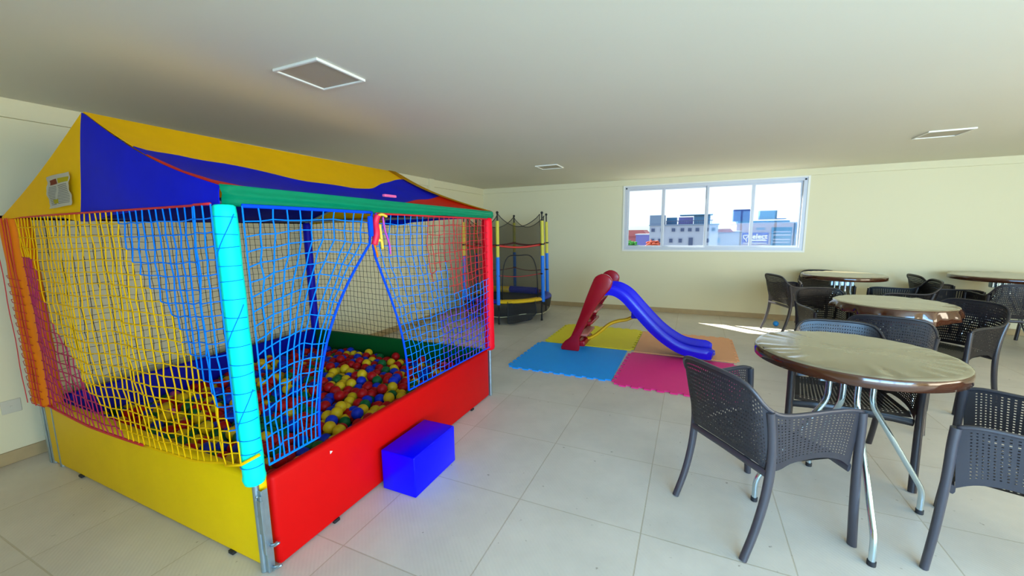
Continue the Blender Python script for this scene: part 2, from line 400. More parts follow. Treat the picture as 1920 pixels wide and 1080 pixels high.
# galvanised corner brackets at the near corner and clips
bm = bmesh.new()
x, y = PX1-0.02, PY0
box(bm, x-0.024, x+0.004, y-0.008, y-0.004, 0.004, 0.40); box(bm, x+0.003, x+0.007, y-0.008, y+0.022, 0.004, 0.40)
box(bm, x-0.006, x+0.012, y-0.016, y-0.008, 0.10, 0.38)
box(bm, x-0.012, x+0.016, y-0.020, y-0.006, 0.20, 0.36)
for z in (0.37, 0.28): bmesh.ops.create_uvsphere(bm, u_segments=8, v_segments=6, radius=0.008, matrix=Matrix.Translation((x-0.02, y-0.010, z)))
bmesh.ops.bevel(bm, geom=[e for e in bm.edges if e.is_manifold and e.calc_face_angle(0) > 1.0][:200], offset=0.0015, segments=1, affect='EDGES')
pobj('corner_bracket', bm, M_steel)
for z in (0.13, 0.02):
    bm = bmesh.new(); tube(bm, [(x+0.006, y+0.01, z), (x+0.03, y+0.012, z+0.006), (x+0.055, y+0.018, z+0.022)], [0.006, 0.008, 0.005], 8)
    tube(bm, [(x+0.02, y+0.0, z-0.005), (x+0.028, y+0.028, z+0.012)], 0.005, 6)
    pobj('wing_clip', bm, M_steel, True)
for (px, py) in ((PX0, PY0), (PX1, PY1)):
    bm = bmesh.new(); s1 = 1 if px == PX0 else -1
    box(bm, min(px-0.006*s1, px+0.02*s1), max(px-0.006*s1, px+0.02*s1), py-0.008, py-0.003, 0.004, 0.42)
    box(bm, px-0.006, px-0.002, py-0.006, py+0.03, 0.004, 0.42)
    pobj('corner_bracket', bm, M_steel)
# frame rails under the canopy
bm = bmesh.new()
qx0, qx1, qy0, qy1 = PX0+0.02, PX1-0.07, PY0+0.02, PY1-0.02
for a, b in (((qx0, qy0), (qx1, qy0)), ((qx1, qy0), (PX1-0.02, qy1)), ((PX1-0.02, qy1), (qx0, qy1)), ((qx0, qy1), (qx0, qy0))):
    tube(bm, [(*a, ZE+0.02), (*b, ZE+0.02)], 0.013, 8)
XM = -2.675
for yy in (PY0+0.02, PY1-0.02): tube(bm, [(PX0+0.02, yy, ZE+0.0), (XM-0.02, yy, ZR-0.10), (PX1-0.12, yy, ZE+0.02)], 0.011, 8)
tube(bm, [(XM, PY0+0.02, ZR-0.10), (XM, PY1-0.02, ZR-0.10)], 0.012, 8)
pobj('roof_frame', bm, M_steel, True, auto=50)

# canopy roof
EV = 1.695          # top edge of the valance
def edge_pt(s, t, side):
    """roof slope point: s along the ridge 0..1, t ridge->eave 0..1"""
    xe = lerp(PX1-0.045, PX1+0.015, s) if side > 0 else PX0-0.015
    x = lerp(XM, xe, t); y = lerp(PY0-0.012, PY1+0.06, s)
    ze = lerp(EV+0.0, EV-0.02, s) if side > 0 else EV-0.06
    z = lerp(ZR, ze, t)
    sag = 0.085*(math.sin(PI*min(1, max(0, s)))**0.75)*math.sin(PI*min(1, t*0.92+0.02))**0.9 + 0.045*math.sin(PI*t)
    z -= sag*(1.0 if side > 0 else 0.8)
    z += 0.006*math.sin(s*23+t*5)*math.sin(PI*t)
    return (x, y, z)
def curve(tab):
    def f(s):
        for (a0, v0), (a1, v1) in zip(tab, tab[1:]):
            if s <= a1: q = (s-a0)/(a1-a0); q = q*q*(3-2*q)*0.5+q*0.5; return lerp(v0, v1, q)
        return tab[-1][1]
    return f
yb = curve([(0, .40), (.1, .31), (.2, .29), (.3, .31), (.45, .33), (.58, .36), (.68, .33), (.80, .24), (.95, .15), (1, .14)])
rb = curve([(0, .50), (.04, .72), (.09, .90), (.15, .985), (.46, .985), (.56, .80), (.68, .62), (.85, .53), (1, .50)])
bm = bmesh.new()
grid(bm, lambda u, v: edge_pt(u, v*yb(u), 1), 40, 8, lambda u, v: 0)
grid(bm, lambda u, v: edge_pt(u, lerp(yb(u), rb(u), v), 1), 40, 10, lambda u, v: 1)
grid(bm, lambda u, v: edge_pt(u, lerp(rb(u), 1, v), 1), 40, 8, lambda u, v: 2)
bmesh.ops.remove_doubles(bm, verts=bm.verts, dist=0.0005)
bmesh.ops.solidify(bm, geom=bm.faces[:], thickness=0.004)
ro = pobj('roof_slope', bm, [M_cyel, M_cblu, M_cred], True, auto=60); ro['label'] = 'right roof slope with yellow, blue and red stripes'
bm = bmesh.new()
grid(bm, lambda u, v: edge_pt(u, v, -1), 30, 12, lambda u, v: 0 if v < 0.5 else 1)
bmesh.ops.solidify(bm, geom=bm.faces[:], thickness=0.004)
pobj('roof_slope', bm, [M_cyel, M_cblu], True, auto=60)
# gables
def gable(y, dy, front):
    bm = bmesh.new()
    def f(u, v):
        x = lerp(PX0+0.02, PX1-0.045 if front else PX1+0.02, u)
        if x < XM: zt = lerp(EV-0.06, ZR, (x-PX0-0.02)/(XM-PX0-0.02)) - 0.02*math.sin(PI*(x-PX0-0.02)/(XM-PX0-0.019))
        else:
            tt = (x-XM)/((PX1-0.045 if front else PX1+0.02)-XM); zt = lerp(ZR, EV if front else EV-0.02, tt) - 0.045*math.sin(PI*tt)
        zb = ZE - 0.01 + 0.012*math.sin(u*9) - (0.02 if 0.4 < u < 0.6 else 0)*math.sin((u-0.4)/0.2*PI)
        z = lerp(zb, zt, v)
        return (x, y + dy*(1-v)*0.3 + 0.006*math.sin(u*14+v*3)*(1-v), z)
    us = (XM-0.004-PX0-0.02)/((PX1-0.045 if front else PX1+0.02)-PX0-0.02)
    sm_ = lambda v: us - 0.070*(1-v)**0.8
    def g1(u, v): return f(u*sm_(v), v)
    def g2(u, v): q = sm_(v); return f(q+u*(1-q), v)
    grid(bm, g1, 26, 12, lambda u, v: 0); grid(bm, g2, 34, 12, lambda u, v: 1)
    bmesh.ops.remove_doubles(bm, verts=bm.verts, dist=0.0005)
    bmesh.ops.solidify(bm, geom=bm.faces[:], thickness=0.004)
    return bm
g = pobj('front_gable', gable(PY0-0.018, -0.05, True), [M_cyel, M_cblu], True, auto=60); g['label'] = 'yellow and blue front gable'
pobj('back_gable', gable(PY1+0.055, 0.02, False), [M_cyel, M_cblu], True, auto=60)
# green valance along the right eave
bm = bmesh.new()
def val(u, v):
    y = lerp(PY0-0.02, PY1+0.065, u); top = lerp(EV+0.004, EV-0.016, u); bot = ZE - 0.005 + 0.008*math.sin(u*11)*math.sin(PI*u)
    return (lerp(PX1-0.043, PX1+0.020, u)+0.012*math.sin(PI*v)+0.003*math.sin(v*14+u*3), y, lerp(bot, top, v))
grid(bm, val, 40, 10); bmesh.ops.solidify(bm, geom=bm.faces[:], thickness=0.004)
pobj('valance', bm, M_cgrn, True)['label'] = 'green valance along the eave'
bm = bmesh.new()
grid(bm, lambda u, v: (PX0-0.018, lerp(PY0-0.02, PY1+0.06, u), lerp(ZE-0.005, EV-0.055, v)), 20, 3); bmesh.ops.solidify(bm, geom=bm.faces[:], thickness=0.004)
pobj('valance', bm, M_cred, True)
pobj('pink_clip', bbox(PX1+0.03, PX1+0.05, 1.80, 1.90, 1.705, 1.72, 0.004), M_pink)
bm = bmesh.new()
def trimf(u, v):
    p = edge_pt(1.0, u, 1); return (p[0]+0.004, PY1+0.075-v*0.11, p[2]+0.006)
grid(bm, trimf, 20, 2); bmesh.ops.solidify(bm, geom=bm.faces[:], thickness=0.003); pobj('roof_binding', bm, M_cyel, True)['label'] = 'yellow binding along the rear roof edge'
# warning sheet fastened to the gable
bm = bmesh.new()
def sh(u, v):
    x = lerp(-3.10, -2.84, u) + 0.02*(v-0.5)+0.004*math.sin(v*25)*(1 if u in (0, 1) else 0.3)
    return (x, PY0-0.045+0.004*math.sin(u*6+v*9), lerp(1.652, 1.812, v)+0.010*u*(1-v)+0.012*u*v)
def shm(u, v):
    if 0.72 < v < 0.88: return 1 if 0.12 < u < 0.52 else (2 if 0.55 < u < 0.95 else 0)
    if 0.12 < v < 0.26 and 0.25 < u < 0.52: return 2
    if 0.10 < u < 0.92 and 0.1 < v < 0.68 and (int(v*40) % 2 == 0) and not (0.38 < u < 0.44): return 3
    return 0
grid(bm, sh, 24, 40, shm); bmesh.ops.solidify(bm, geom=bm.faces[:], thickness=0.0015)
pobj('warning_sheet', bm, [M_paper, mat('paper_red', srgb(150, 60, 30), 0.7), mat('paper_yellow', srgb(215, 200, 20), 0.7), mat('paper_grey', srgb(160, 160, 155), 0.7)], True)['label'] = 'creased white warning sheet with red and yellow boxes'

# nets -------------------------------------------------------------
def net(name, surf, nu, nv, r, mfun, mats, label=None, hem=None, skip=None, jit=0.004):
    bm = bmesh.new(); rnd = random.Random(hash(name) % 1000 if False else len(name)*31+nu)
    P = [[Vector(surf(i/nu, j/nv)) for j in range(nv+1)] for i in range(nu+1)]
    for i in range(1, nu):
        for j in range(1, nv): P[i][j] += Vector((rnd.uniform(-jit, jit), rnd.uniform(-jit, jit), rnd.uniform(-jit, jit)))
    def run(pts, ids):
        seg = [pts[0]]; cur = ids[0]
        for k in range(1, len(pts)):
            seg.append(pts[k])
            nxt = ids[k] if k < len(ids) else cur
            if nxt != cur and k < len(pts)-1:
                tube(bm, seg, r, 4, cur, False); seg = [pts[k]]; cur = nxt
        if len(seg) > 1: tube(bm, seg, r, 4, cur, False)
    for i in range(nu+1):
        run(P[i], [mfun(i/nu, (j+.5)/nv) for j in range(nv)])
    for j in range(nv+1):
        run([P[i][j] for i in range(nu+1)], [mfun((i+.5)/nu, j/nv) for i in range(nu)])
    if hem:
        for (pts, rr, mi) in hem(P): tube(bm, pts, rr, 6, mi, True)
    o = pobj(name, bm, mats, True)
    if label: o['label'] = label
    return o
# back net, dark cord with red cord at the far right
net('back_net', lambda u, v: (lerp(PX0+0.04, PX1-0.03, u), PY1+0.01+0.012*math.sin(u*7), lerp(ZP-0.01, ZE+0.01, v)+0.012*math.sin(u*PI*3)*(1-v)-0.015*math.sin(PI*u)*v),
    42, 21, 0.0019, lambda u, v: 1 if u > 0.78+0.12*(1-v) else 0, [M_nblk, M_nred], 'net of thin dark cord')
# left net
net('side_net', lambda u, v: (PX0-0.005+0.01*math.sin(u*8), lerp(PY0+0.05, PY1-0.05, u), lerp(ZP-0.01, ZE+0.01, v)+0.01*math.sin(u*PI*4)*(1-v)),
    38, 21, 0.0020, lambda u, v: 0 if u > 0.25+0.3*v else 1, [M_nblk, M_nbrn], 'net of thin dark cord')
# front net: magenta, yellow and blue diagonal bands, hanging outside the turquoise pole
def fn(u, v):
    us = u
    x = lerp(PX0+0.05, PX1-0.03, us)
    y = PY0-0.012-0.03*min(1, u*3)
    if u > 0.95: y = PY0-0.065
    zb = 0.445 - 0.022*math.sin(PI*min(1, u/0.8)) + (0.02+0.09*((u-0.8)/0.2)**1.3 if u > 0.8 else 0.02*u/0.8)
    zt = ZE+0.0
    z = lerp(zb, zt, v) + 0.014*math.sin(u*11+v*2)*(v*(1-v)*4)*0.6
    y += -0.03*math.sin(PI*v)*math.sin(PI*u) + 0.012*math.sin(u*25)*math.sin(PI*v)
    x += 0.07*(math.sin(PI*v)*0.4-(v-0.5)*0.5)*math.sin(PI*u)
    return (x, y, z)
def fcol(u, v):
    if u < 0.0: return 3
    if u < 0.55-0.85*v+0.5*v*v and v < 0.82: return 0
    if u + 0.42*v < 1.05: return 1
    return 2
def fhem(P):
    n = len(P)-1
    a = [P[i][0] for i in range(0, int(n*0.62)+1)]; b = [P[i][0] for i in range(int(n*0.62), n+1)]
    b.append(b[-1]+Vector((0.05, 0.05, 0.03)))
    top = [P[i][-1] for i in range(n+1)]
    return [(a, 0.007, 3), (b, 0.0065, 1), (top, 0.005, 3)]
net('front_net', fn, 41, 20, 0.0032, fcol, [M_nmag, M_nyel, M_nblu, M_nred], 'net in magenta, yellow and blue bands', fhem)
bm = bmesh.new(); rnd = random.Random(9)
for q in range(17):
    z0 = 0.52+q*0.066; sl_ = rnd.uniform(-0.012, 0.02)
    tube(bm, [(PX1-0.05+0.046*math.cos(a_), PY0-0.005+0.046*math.sin(a_), z0+sl_*(a_+PI)/PI) for a_ in [math.radians(-200+20*j) for j in range(12)]], 0.0018, 4, 0, False)
for q in range(3):
    z0 = 0.55+q*0.36
    tube(bm, [(PX1-0.05+0.0465*math.cos(a_), PY0-0.005+0.0465*math.sin(a_), z0+0.3*(a_+PI)/PI) for a_ in [math.radians(-190+18*j) for j in range(12)]], 0.0018, 4, 0, False)
pobj('wrapped_cords', bm, M_nblu, True)['label'] = 'blue cords lying across the turquoise pole'
# bunched cords round the orange corner post
bm = bmesh.new(); rnd = random.Random(3)
for k in range(5):
    a = 0.01+0.045*k; ph = rnd.uniform(0, 6)
    tube(bm, [(PX0+0.0+a+0.008*math.sin(ph+q*1.3), PY0-0.045-0.015*math.cos(a*40), lerp(0.45, ZE, q/14)) for q in range(15)], 0.0025, 4, 0, False)
for q in range(17):
    z = lerp(0.46, ZE-0.01, q/23); tube(bm, [(PX0-0.012, PY0+0.01, z+0.016), (PX0+0.015, PY0-0.045, z+0.012), (PX0+0.09, PY0-0.06, z), (PX0+0.22, PY0-0.045, z-0.012)], 0.0022, 4, 0, False)
pobj('gathered_net', bm, M_nred, True)['label'] = 'gathered red cords round the orange pole'
# right net: two curtains tied up in the middle
TY, TZ = 1.70, 1.44
def cl(u, v):
    zt = ZE-0.005; zb = 0.49
    if v > 0.83:
        ye = lerp(TY, TY+0.02, (v-0.83)/0.17)
    else:
        k = v/0.83; ye = 1.315 + (TY-1.315)*k**2.0
    ze = lerp(zb, zt, v)
    y = lerp(PY0+0.02, ye, u)
    z = ze + 0.055*math.sin(PI*u)*math.sin(PI*v)*(0.4+v) + 0.03*u*math.sin(PI*v) + 0.03*(1-v)*(1-u)
    x = PX1+0.022 + 0.018*math.sin(u*16+v*3)*math.sin(PI*v)*u - 0.05*u*(1-v)
    return (x, y, z)
def hl(P):
    return [([p for p in P[-1]], 0.007, 1), ([P[i][0] for i in range(len(P))], 0.006, 0), ([P[i][-1] for i in range(len(P))], 0.008, 1)]
net('net_curtain', cl, 11, 18, 0.0034, lambda u, v: 0, [M_nblu, M_ndeep], 'left blue net curtain of the entrance', hl, jit=0.005)
def cr(u, v):
    zt = ZE-0.01; zb = 0.475
    if v > 0.83: ye = lerp(TY+0.02, TY+0.05, (v-0.83)/0.17)
    else:
        k = v/0.83; ye = 2.0 + (TY+0.02-2.0)*k**1.7
    y = lerp(ye, PY1-0.02, u)
    z = lerp(zb, zt, v) - 0.05*math.sin(PI*min(1, v*1.1))*(1-u)**0.8 - 0.03*math.sin(PI*u)*math.sin(PI*v)
    x = PX1+0.022 + 0.02*math.sin(u*19+v*4)*math.sin(PI*v)*(1-u) - 0.04*(1-u)*(1-v)
    return (x, y, z)
def crc(u, v):
    if v + 0.55*(1-u) > 1.02 - 0.0 and u > 0.35: return 2 if v > 0.42 else 3
    if u > 0.5 and v > 0.55: return 2
    if v < 0.45 - 0.0*u and u > 0.35: return 3 if (int(u*40+v*17) % 2) else 1
    return 0
def hr(P):
    return [([p for p in P[0]], 0.007, 1), ([P[i][0] for i in range(len(P))], 0.006, 1), ([P[i][-1] for i in range(len(P))], 0.006, 2)]
net('net_curtain', cr, 22, 20, 0.0028, crc, [M_nblu, M_ndeep, M_nred, M_npur], 'right net curtain in blue, red and violet', hr, jit=0.005)
# knotted ribbons that hold the entrance open
bm = bmesh.new(); rnd = random.Random(5)
def blob(x, y, z, r, mi):
    n0 = len(bm.faces); bmesh.ops.create_icosphere(bm, subdivisions=2, radius=r, matrix=Matrix.Translation((x, y, z)))
    for fc in bm.faces[n0:] if False else [fc for fc in bm.faces if fc.index == -1 or fc.index >= n0]: fc.material_index = mi
bx = PX1+0.045
tube(bm, spline([(bx, TY, TZ), (bx+0.012, TY+0.01, TZ+0.06), (bx, TY+0.02, TZ+0.12), (bx+0.01, TY+0.03, TZ+0.16)]), 0.018, 8, 0)
tube(bm, spline([(bx, TY-0.02, TZ+0.05), (bx+0.01, TY-0.03, TZ+0.09), (bx, TY-0.02, TZ+0.15)]), 0.014, 8, 1)
tube(bm, spline([(bx, TY+0.02, TZ+0.02), (bx+0.015, TY+0.04, TZ+0.02), (bx+0.01, TY+0.05, TZ-0.02), (bx, TY+0.05, TZ+0.11)]), 0.009, 6, 2)
tube(bm, spline([(bx, TY+0.03, TZ+0.15), (bx, TY+0.07, TZ+0.165), (bx, TY+0.11, TZ+0.155)]), 0.008, 6, 2)
tube(bm, spline([(bx, TY+0.08, TZ+0.15), (bx, TY+0.09, TZ+0.08), (bx, TY+0.12, TZ-0.0), (bx, TY+0.125, TZ-0.06)]), 0.006, 6, 3)
tube(bm, spline([(bx, TY, TZ), (bx+0.01, TY+0.0, TZ-0.03), (bx, TY+0.02, TZ-0.07)]), 0.006, 6, 4)
pobj('ribbon', bm, [mat('ribbon_red', (0.85, 0.005, 0.05), 0.5), M_ndeep, mat('ribbon_yellow', (0.9, 0.6, 0.05), 0.5), mat('ribbon_purple', (0.55, 0.05, 0.45), 0.5), M_oraf], True)['label'] = 'knotted red, blue and yellow ribbons'

# balls -------------------------------------------------------------
RB = 0.040
def ball_mesh(name, m):
    bm = bmesh.new(); bmesh.ops.create_uvsphere(bm, u_segments=20, v_segments=12, radius=RB)
    me = bpy.data.meshes.new(name); bm.to_mesh(me); bm.free(); me.materials.append(m)
    me.polygons.foreach_set('use_smooth', [True]*len(me.polygons)); return me
bmeshes = {k: ball_mesh(k+'_ball', v) for k, v in BALLS.items()}
rnd = random.Random(11); spots = []
ix0, ix1, iy0, iy1 = PX0+th+RB+0.004, PX1-th-RB-0.004, PY0+th+RB+0.004, PY1-th-RB-0.004
row = 0; yy = iy0
while yy < iy1:
    xx = ix0 + (0.037 if row % 2 else 0)
    while xx < ix1:
        jx, jy = rnd.uniform(-0.012, 0.012), rnd.uniform(-0.012, 0.012)
        x, y = min(ix1, max(ix0, xx+jx)), min(iy1, max(iy0, yy+jy))
        cxn, cyn = (x+2.75)/1.1, (y-2.1)/1.0
        h = 0.205 + 0.055*math.exp(-(cxn**2+cyn**2)*1.5) + 0.03*(x-ix0)/(ix1-ix0) + 0.03*(y-iy0)/(iy1-iy0) + 0.015*math.sin(x*5+1)*math.sin(y*6)
        if rnd.random() < 0.22: h += rnd.uniform(0.015, 0.045)
        else: h += rnd.uniform(-0.02, 0.012)
        spots.append((x, y, h)); xx += 0.083
    yy += 0.072; row += 1
def colour():
    r = rnd.random()
    return 'red' if r < 0.38 else 'yellow' if r < 0.64 else 'green' if r < 0.80 else 'blue' if r < 0.985 else 'pink'
def seen(p):
    c = Vector((0, 0, 1.5)); d = Vector(p)-c
    t = (PX1-c.x)/d.x; z = c.z+d.z*t
    if 0 < t < 1 and z < ZP-0.02 and PY0 < c.y+d.y*t < PY1: return False
    t = (PY0-c.y)/d.y; z = c.z+d.z*t
    if 0 < t < 1 and z < ZP-0.02 and PX0 < c.x+d.x*t < PX1: return False
    return True
vis = sorted([s for s in spots if seen(s)], key=lambda s: (Vector(s)-Vector((0, 0, 1.5))).length)
hid = [s for s in spots if not seen(s)]
stuffpts = vis[300:] + hid
for s in vis[:300]:
    k = colour(); o = bpy.data.objects.new('plastic_ball', bmeshes[k]); C.objects.link(o); o.location = s
    o.rotation_euler = (rnd.uniform(0, 6), rnd.uniform(0, 6), 0)
    x_, y_ = s[0], s[1]
    if x_ > -2.15 and y_ < 1.5: reg = 'beside the turquoise pole'
    elif x_ > -2.05: reg = 'against the red panel'
    elif y_ < 1.45: reg = 'close behind the yellow front panel'
    elif x_ < -3.1: reg = 'towards the dark blue side panel'
    elif y_ > 2.0: reg = 'in the middle of the pit, further back'
    else: reg = 'in the middle of the pit, near half'
    tag(o, 'small %s plastic ball %s' % (k, reg), 'ball', '%s balls %s' % (k, reg))
keys = list(BALLS)
def multi_mesh(name, template, places, mats, smooth=True):
    tv, tf = template; vs = []; fs = []; mi = []
    for (p, sc, k) in places:
        o0 = len(vs); vs += [(p[0]+v[0]*sc[0], p[1]+v[1]*sc[1], p[2]+v[2]*sc[2]) for v in tv]
        fs += [tuple(i+o0 for i in f_) for f_ in tf]; mi += [k]*len(tf)
    me = bpy.data.meshes.new(name); me.from_pydata(vs, [], fs)
    for m in mats: me.materials.append(m)
    me.polygons.foreach_set('material_index', mi); me.polygons.foreach_set('use_smooth', [smooth]*len(fs)); me.update()
    o = bpy.data.objects.new(name, me); C.objects.link(o); return o
def template_of(fn):
    bm = bmesh.new(); fn(bm); bm.verts.index_update()
    r = ([v.co.copy() for v in bm.verts], [[v.index for v in f_.verts] for f_ in bm.faces]); bm.free(); return r
T_ball = template_of(lambda bm: bmesh.ops.create_uvsphere(bm, u_segments=14, v_segments=9, radius=RB))
pl_ = [(s_, (1, 1, 1), keys.index(colour())) for s_ in stuffpts]
pl_ += [((s_[0]+0.038, s_[1]+0.03, s_[2]-0.058), (1, 1, 1), keys.index(colour())) for s_ in spots if s_[0] < ix1-0.04 and s_[1] < iy1-0.03]
o = multi_mesh('ball_pile', T_ball, pl_, [BALLS[k] for k in keys])
tag(o, 'mixed coloured plastic balls filling the far side and lower layer of the ball pit', 'balls'); o['kind'] = 'stuff'

# blue step block beside the pit
bl = obj('foam_step', bbox(-0.12, 0.12, -0.21, 0.21, 0.0, 0.245, 0.008, 3), M_block, None, True, loc=(-1.49, 1.875, 0.0), auto=50)
bl.rotation_euler = (0, 0, 0.0)
tag(bl, 'glossy royal blue foam step block on the floor against the red panel', 'foam block')

# ------------------------------------------------------------------ interlocking foam mats
def foam_mat(x0, y0, sx, sy, m, label, sk=0.0, z=0.0, h=0.012, teeth=(1, 1, 1, 1)):
    n = 9; d = 0.032
    pts = []
    def side(ax, ay, bx, by, nx, ny, on):
        for k in range(n*2+1):
            tt = k/(n*2+1); t2 = (k+1)/(n*2+1)
            off = d if (k % 2 == 1 and on) else 0
            g = 0.008 if off else 0
            pts.append((lerp(ax, bx, tt-(g if off else -g)*0.5)+nx*off, lerp(ay, by, tt-(g if off else -g)*0.5)+ny*off))
            pts.append((lerp(ax, bx, t2+(g if off else -g)*0.5)+nx*off, lerp(ay, by, t2+(g if off else -g)*0.5)+ny*off))
    side(0, 0, sx, 0, 0, -1, teeth[0]); side(sx, 0, sx, sy, 1, 0, teeth[1]); side(sx, sy, 0, sy, 0, 1, teeth[2]); side(0, sy, 0, 0, -1, 0, teeth[3])
    bm = bmesh.new(); vs = [bm.verts.new((x, y, 0)) for x, y in pts]
    bmesh.ops.remove_doubles(bm, verts=bm.verts, dist=1e-5)
    bm.verts.ensure_lookup_table(); f = bm.faces.new(bm.verts[:])
    if f.normal.z < 0: f.normal_flip()
    r = bmesh.ops.extrude_face_region(bm, geom=[f]); vv = [e for e in r['geom'] if isinstance(e, bmesh.types.BMVert)]
    bmesh.ops.translate(bm, verts=vv, vec=(0, 0, h))
    bmesh.ops.recalc_face_normals(bm, faces=bm.faces)
    bmesh.ops.triangulate(bm, faces=[q for q in bm.faces if len(q.verts) > 6])
    o = obj('foam_mat', bm, m, None, loc=(x0, y0, z)); o.rotation_euler = (0, 0, sk)
    return tag(o, label, 'play mat', None)
foam_mat(-1.81, 3.90, 1.13, 1.07, mat('mat_blue', (0.0, 0.34, 0.98), 0.7, vary=0.03, bump=0.2, bscale=200), 'sky blue square foam mat under the near foot of the slide', 0.0, 0.001, teeth=(1, 0, 0, 1))
foam_mat(-1.76, 5.01, 1.12, 1.08, mat('mat_yellow', (0.86, 0.74, 0.01), 0.7, vary=0.03, bump=0.2, bscale=200), 'yellow square foam mat behind the blue one', 0.0, 0.001, teeth=(0, 1, 1, 1))
foam_mat(-0.64, 3.82, 1.10, 1.10, mat('mat_pink', (0.86, 0.02, 0.26), 0.7, vary=0.03, bump=0.2, bscale=200), 'pink square foam mat nearest the grey chair', -0.02, 0.001, teeth=(1, 1, 0, 1))
foam_mat(-0.60, 4.97, 1.12, 1.08, mat('mat_peach', (0.88, 0.42, 0.20), 0.7, vary=0.03, bump=0.2, bscale=200), 'peach orange square foam mat under the slide chute', 0.0, 0.001, teeth=(0, 1, 1, 0))

# ------------------------------------------------------------------ plastic slide
sl = thing('toy_slide', 'small plastic slide with dark red ladder, blue wavy chute and yellow brace', 'slide', (-0.6, 4.97, 0.013))
SO = Vector((0.6, -4.97, 0.0))
def sobj(name, bm, m, smooth=True, auto=45):
    bmesh.ops.translate(bm, verts=bm.verts, vec=SO); return obj(name, bm, m, sl, smooth, auto=auto)
M_sred = mat('dark_red_plastic', (0.32, 0.002, 0.012), 0.25, vary=0.08, spec=0.5)
M_sblu = mat('slide_blue_plastic', (0.004, 0.006, 0.80), 0.22, vary=0.05, spec=0.5)
M_syel = mat('brace_yellow_plastic', (0.90, 0.52, 0.01), 0.4)
M_spnk = mat('step_plastic', (0.50, 0.16, 0.12), 0.45)
sidepoly = [(-1.46, 0.03), (-1.44, 0.075), (-1.405, 0.116), (-1.36, 0.15), (-1.329, 0.185), (-1.28, 0.30), (-1.225, 0.444), (-1.144, 0.68), (-1.095, 0.81), (-1.055, 0.91), (-1.035, 0.94), (-1.005, 0.96),
            (-0.97, 0.975), (-0.936, 0.976), (-0.90, 0.966), (-0.866, 0.945), (-0.842, 0.91), (-0.836, 0.875), (-0.845, 0.83), (-0.865, 0.79), (-0.921, 0.725), (-1.02, 0.575), (-1.12, 0.39), (-1.201, 0.223), (-1.225, 0.165), (-1.222, 0.10), (-1.225, 0.02), (-1.235, 0.0), (-1.45, 0.0)]
sobj('ladder_side', prism_xz(sidepoly, 4.705, 4.765, 0.012), M_sred)
sobj('ladder_side', prism_xz(sidepoly, 5.195, 5.255, 0.012), M_sred)
for k in range(4):
    z = 0.20+k*0.155; x = -1.235+ (z-0.165)*0.37+0.03
    bm = bbox(x-0.045, x+0.055, 4.76, 5.2, z-0.018, z+0.018, 0.012)
    sobj('ladder_step', bm, M_sred if k % 2 else M_spnk)
# chute: centreline profile from the top deck to the run-out
cen = spline([(-0.99, 0, 0.745), (-0.90, 0, 0.77), (-0.80, 0, 0.755), (-0.69, 0, 0.685), (-0.56, 0, 0.545), (-0.43, 0, 0.405), (-0.31, 0, 0.29), (-0.18, 0, 0.195), (-0.05, 0, 0.13), (0.09, 0, 0.105), (0.20, 0, 0.098), (0.29, 0, 0.085)], 5)
prof = [(-0.215, -0.055), (-0.225, 0.0), (-0.222, 0.055), (-0.205, 0.07), (-0.188, 0.055), (-0.182, 0.012), (-0.165, -0.006), (-0.10, -0.008), (-0.09, 0.004), (-0.045, 0.004), (-0.035, -0.008)]
prof = prof + [(-a, b) for a, b in prof[::-1]]
prof = prof + [(0.19, -0.055), (0.175, -0.025), (0.0, -0.028), (-0.175, -0.025), (-0.19, -0.055)]
bm = bmesh.new(); rings = []
for i, p in enumerate(cen):
    t2 = (cen[min(i+1, len(cen)-1)]-cen[max(i-1, 0)]).normalized(); nrm = Vector((-t2.z, 0, t2.x))
    if nrm.z < 0: nrm = -nrm
    kf = 1.0 if i < len(cen)-6 else max(0.55, 1-(i-(len(cen)-6))*0.07)
    rings.append([bm.verts.new((p.x+nrm.x*b+(0.05*(1-(a/0.225)**2)*max(0, (i-len(cen)+5)/4) if i > len(cen)-5 else 0)-0.04*max(0, (i-len(cen)+5)/4), 4.985+a*0.95, max(0.004, p.z+nrm.z*b*kf))) for a, b in prof])
n = len(prof)
for a, b in zip(rings, rings[1:]):
    for j in range(n): bm.faces.new((a[j], a[(j+1)%n], b[(j+1)%n], b[j]))
bm.faces.new(rings[0][::-1]); bm.faces.new(rings[-1])
bmesh.ops.recalc_face_normals(bm, faces=bm.faces)
sobj('chute', bm, M_sblu)['label'] = 'blue wavy chute'
bm = bmesh.new()
tube(bm, spline([(-1.20, 4.985, 0.10), (-1.12, 4.985, 0.13), (-1.02, 4.985, 0.21), (-0.907, 4.985, 0.315), (-0.80, 4.985, 0.365), (-0.70, 4.985, 0.39), (-0.59, 4.985, 0.445)]), [(0.03, 0.022)]*37, 8)
sobj('brace', bm, M_syel)['label'] = 'yellow curved brace'
sobj('brace_socket', bbox(-0.635, -0.56, 4.90, 5.07, 0.425, 0.50, 0.01), M_sblu)
sobj('brace_socket', bbox(-1.255, -1.17, 4.76, 5.20, 0.05, 0.12, 0.012), M_sred)

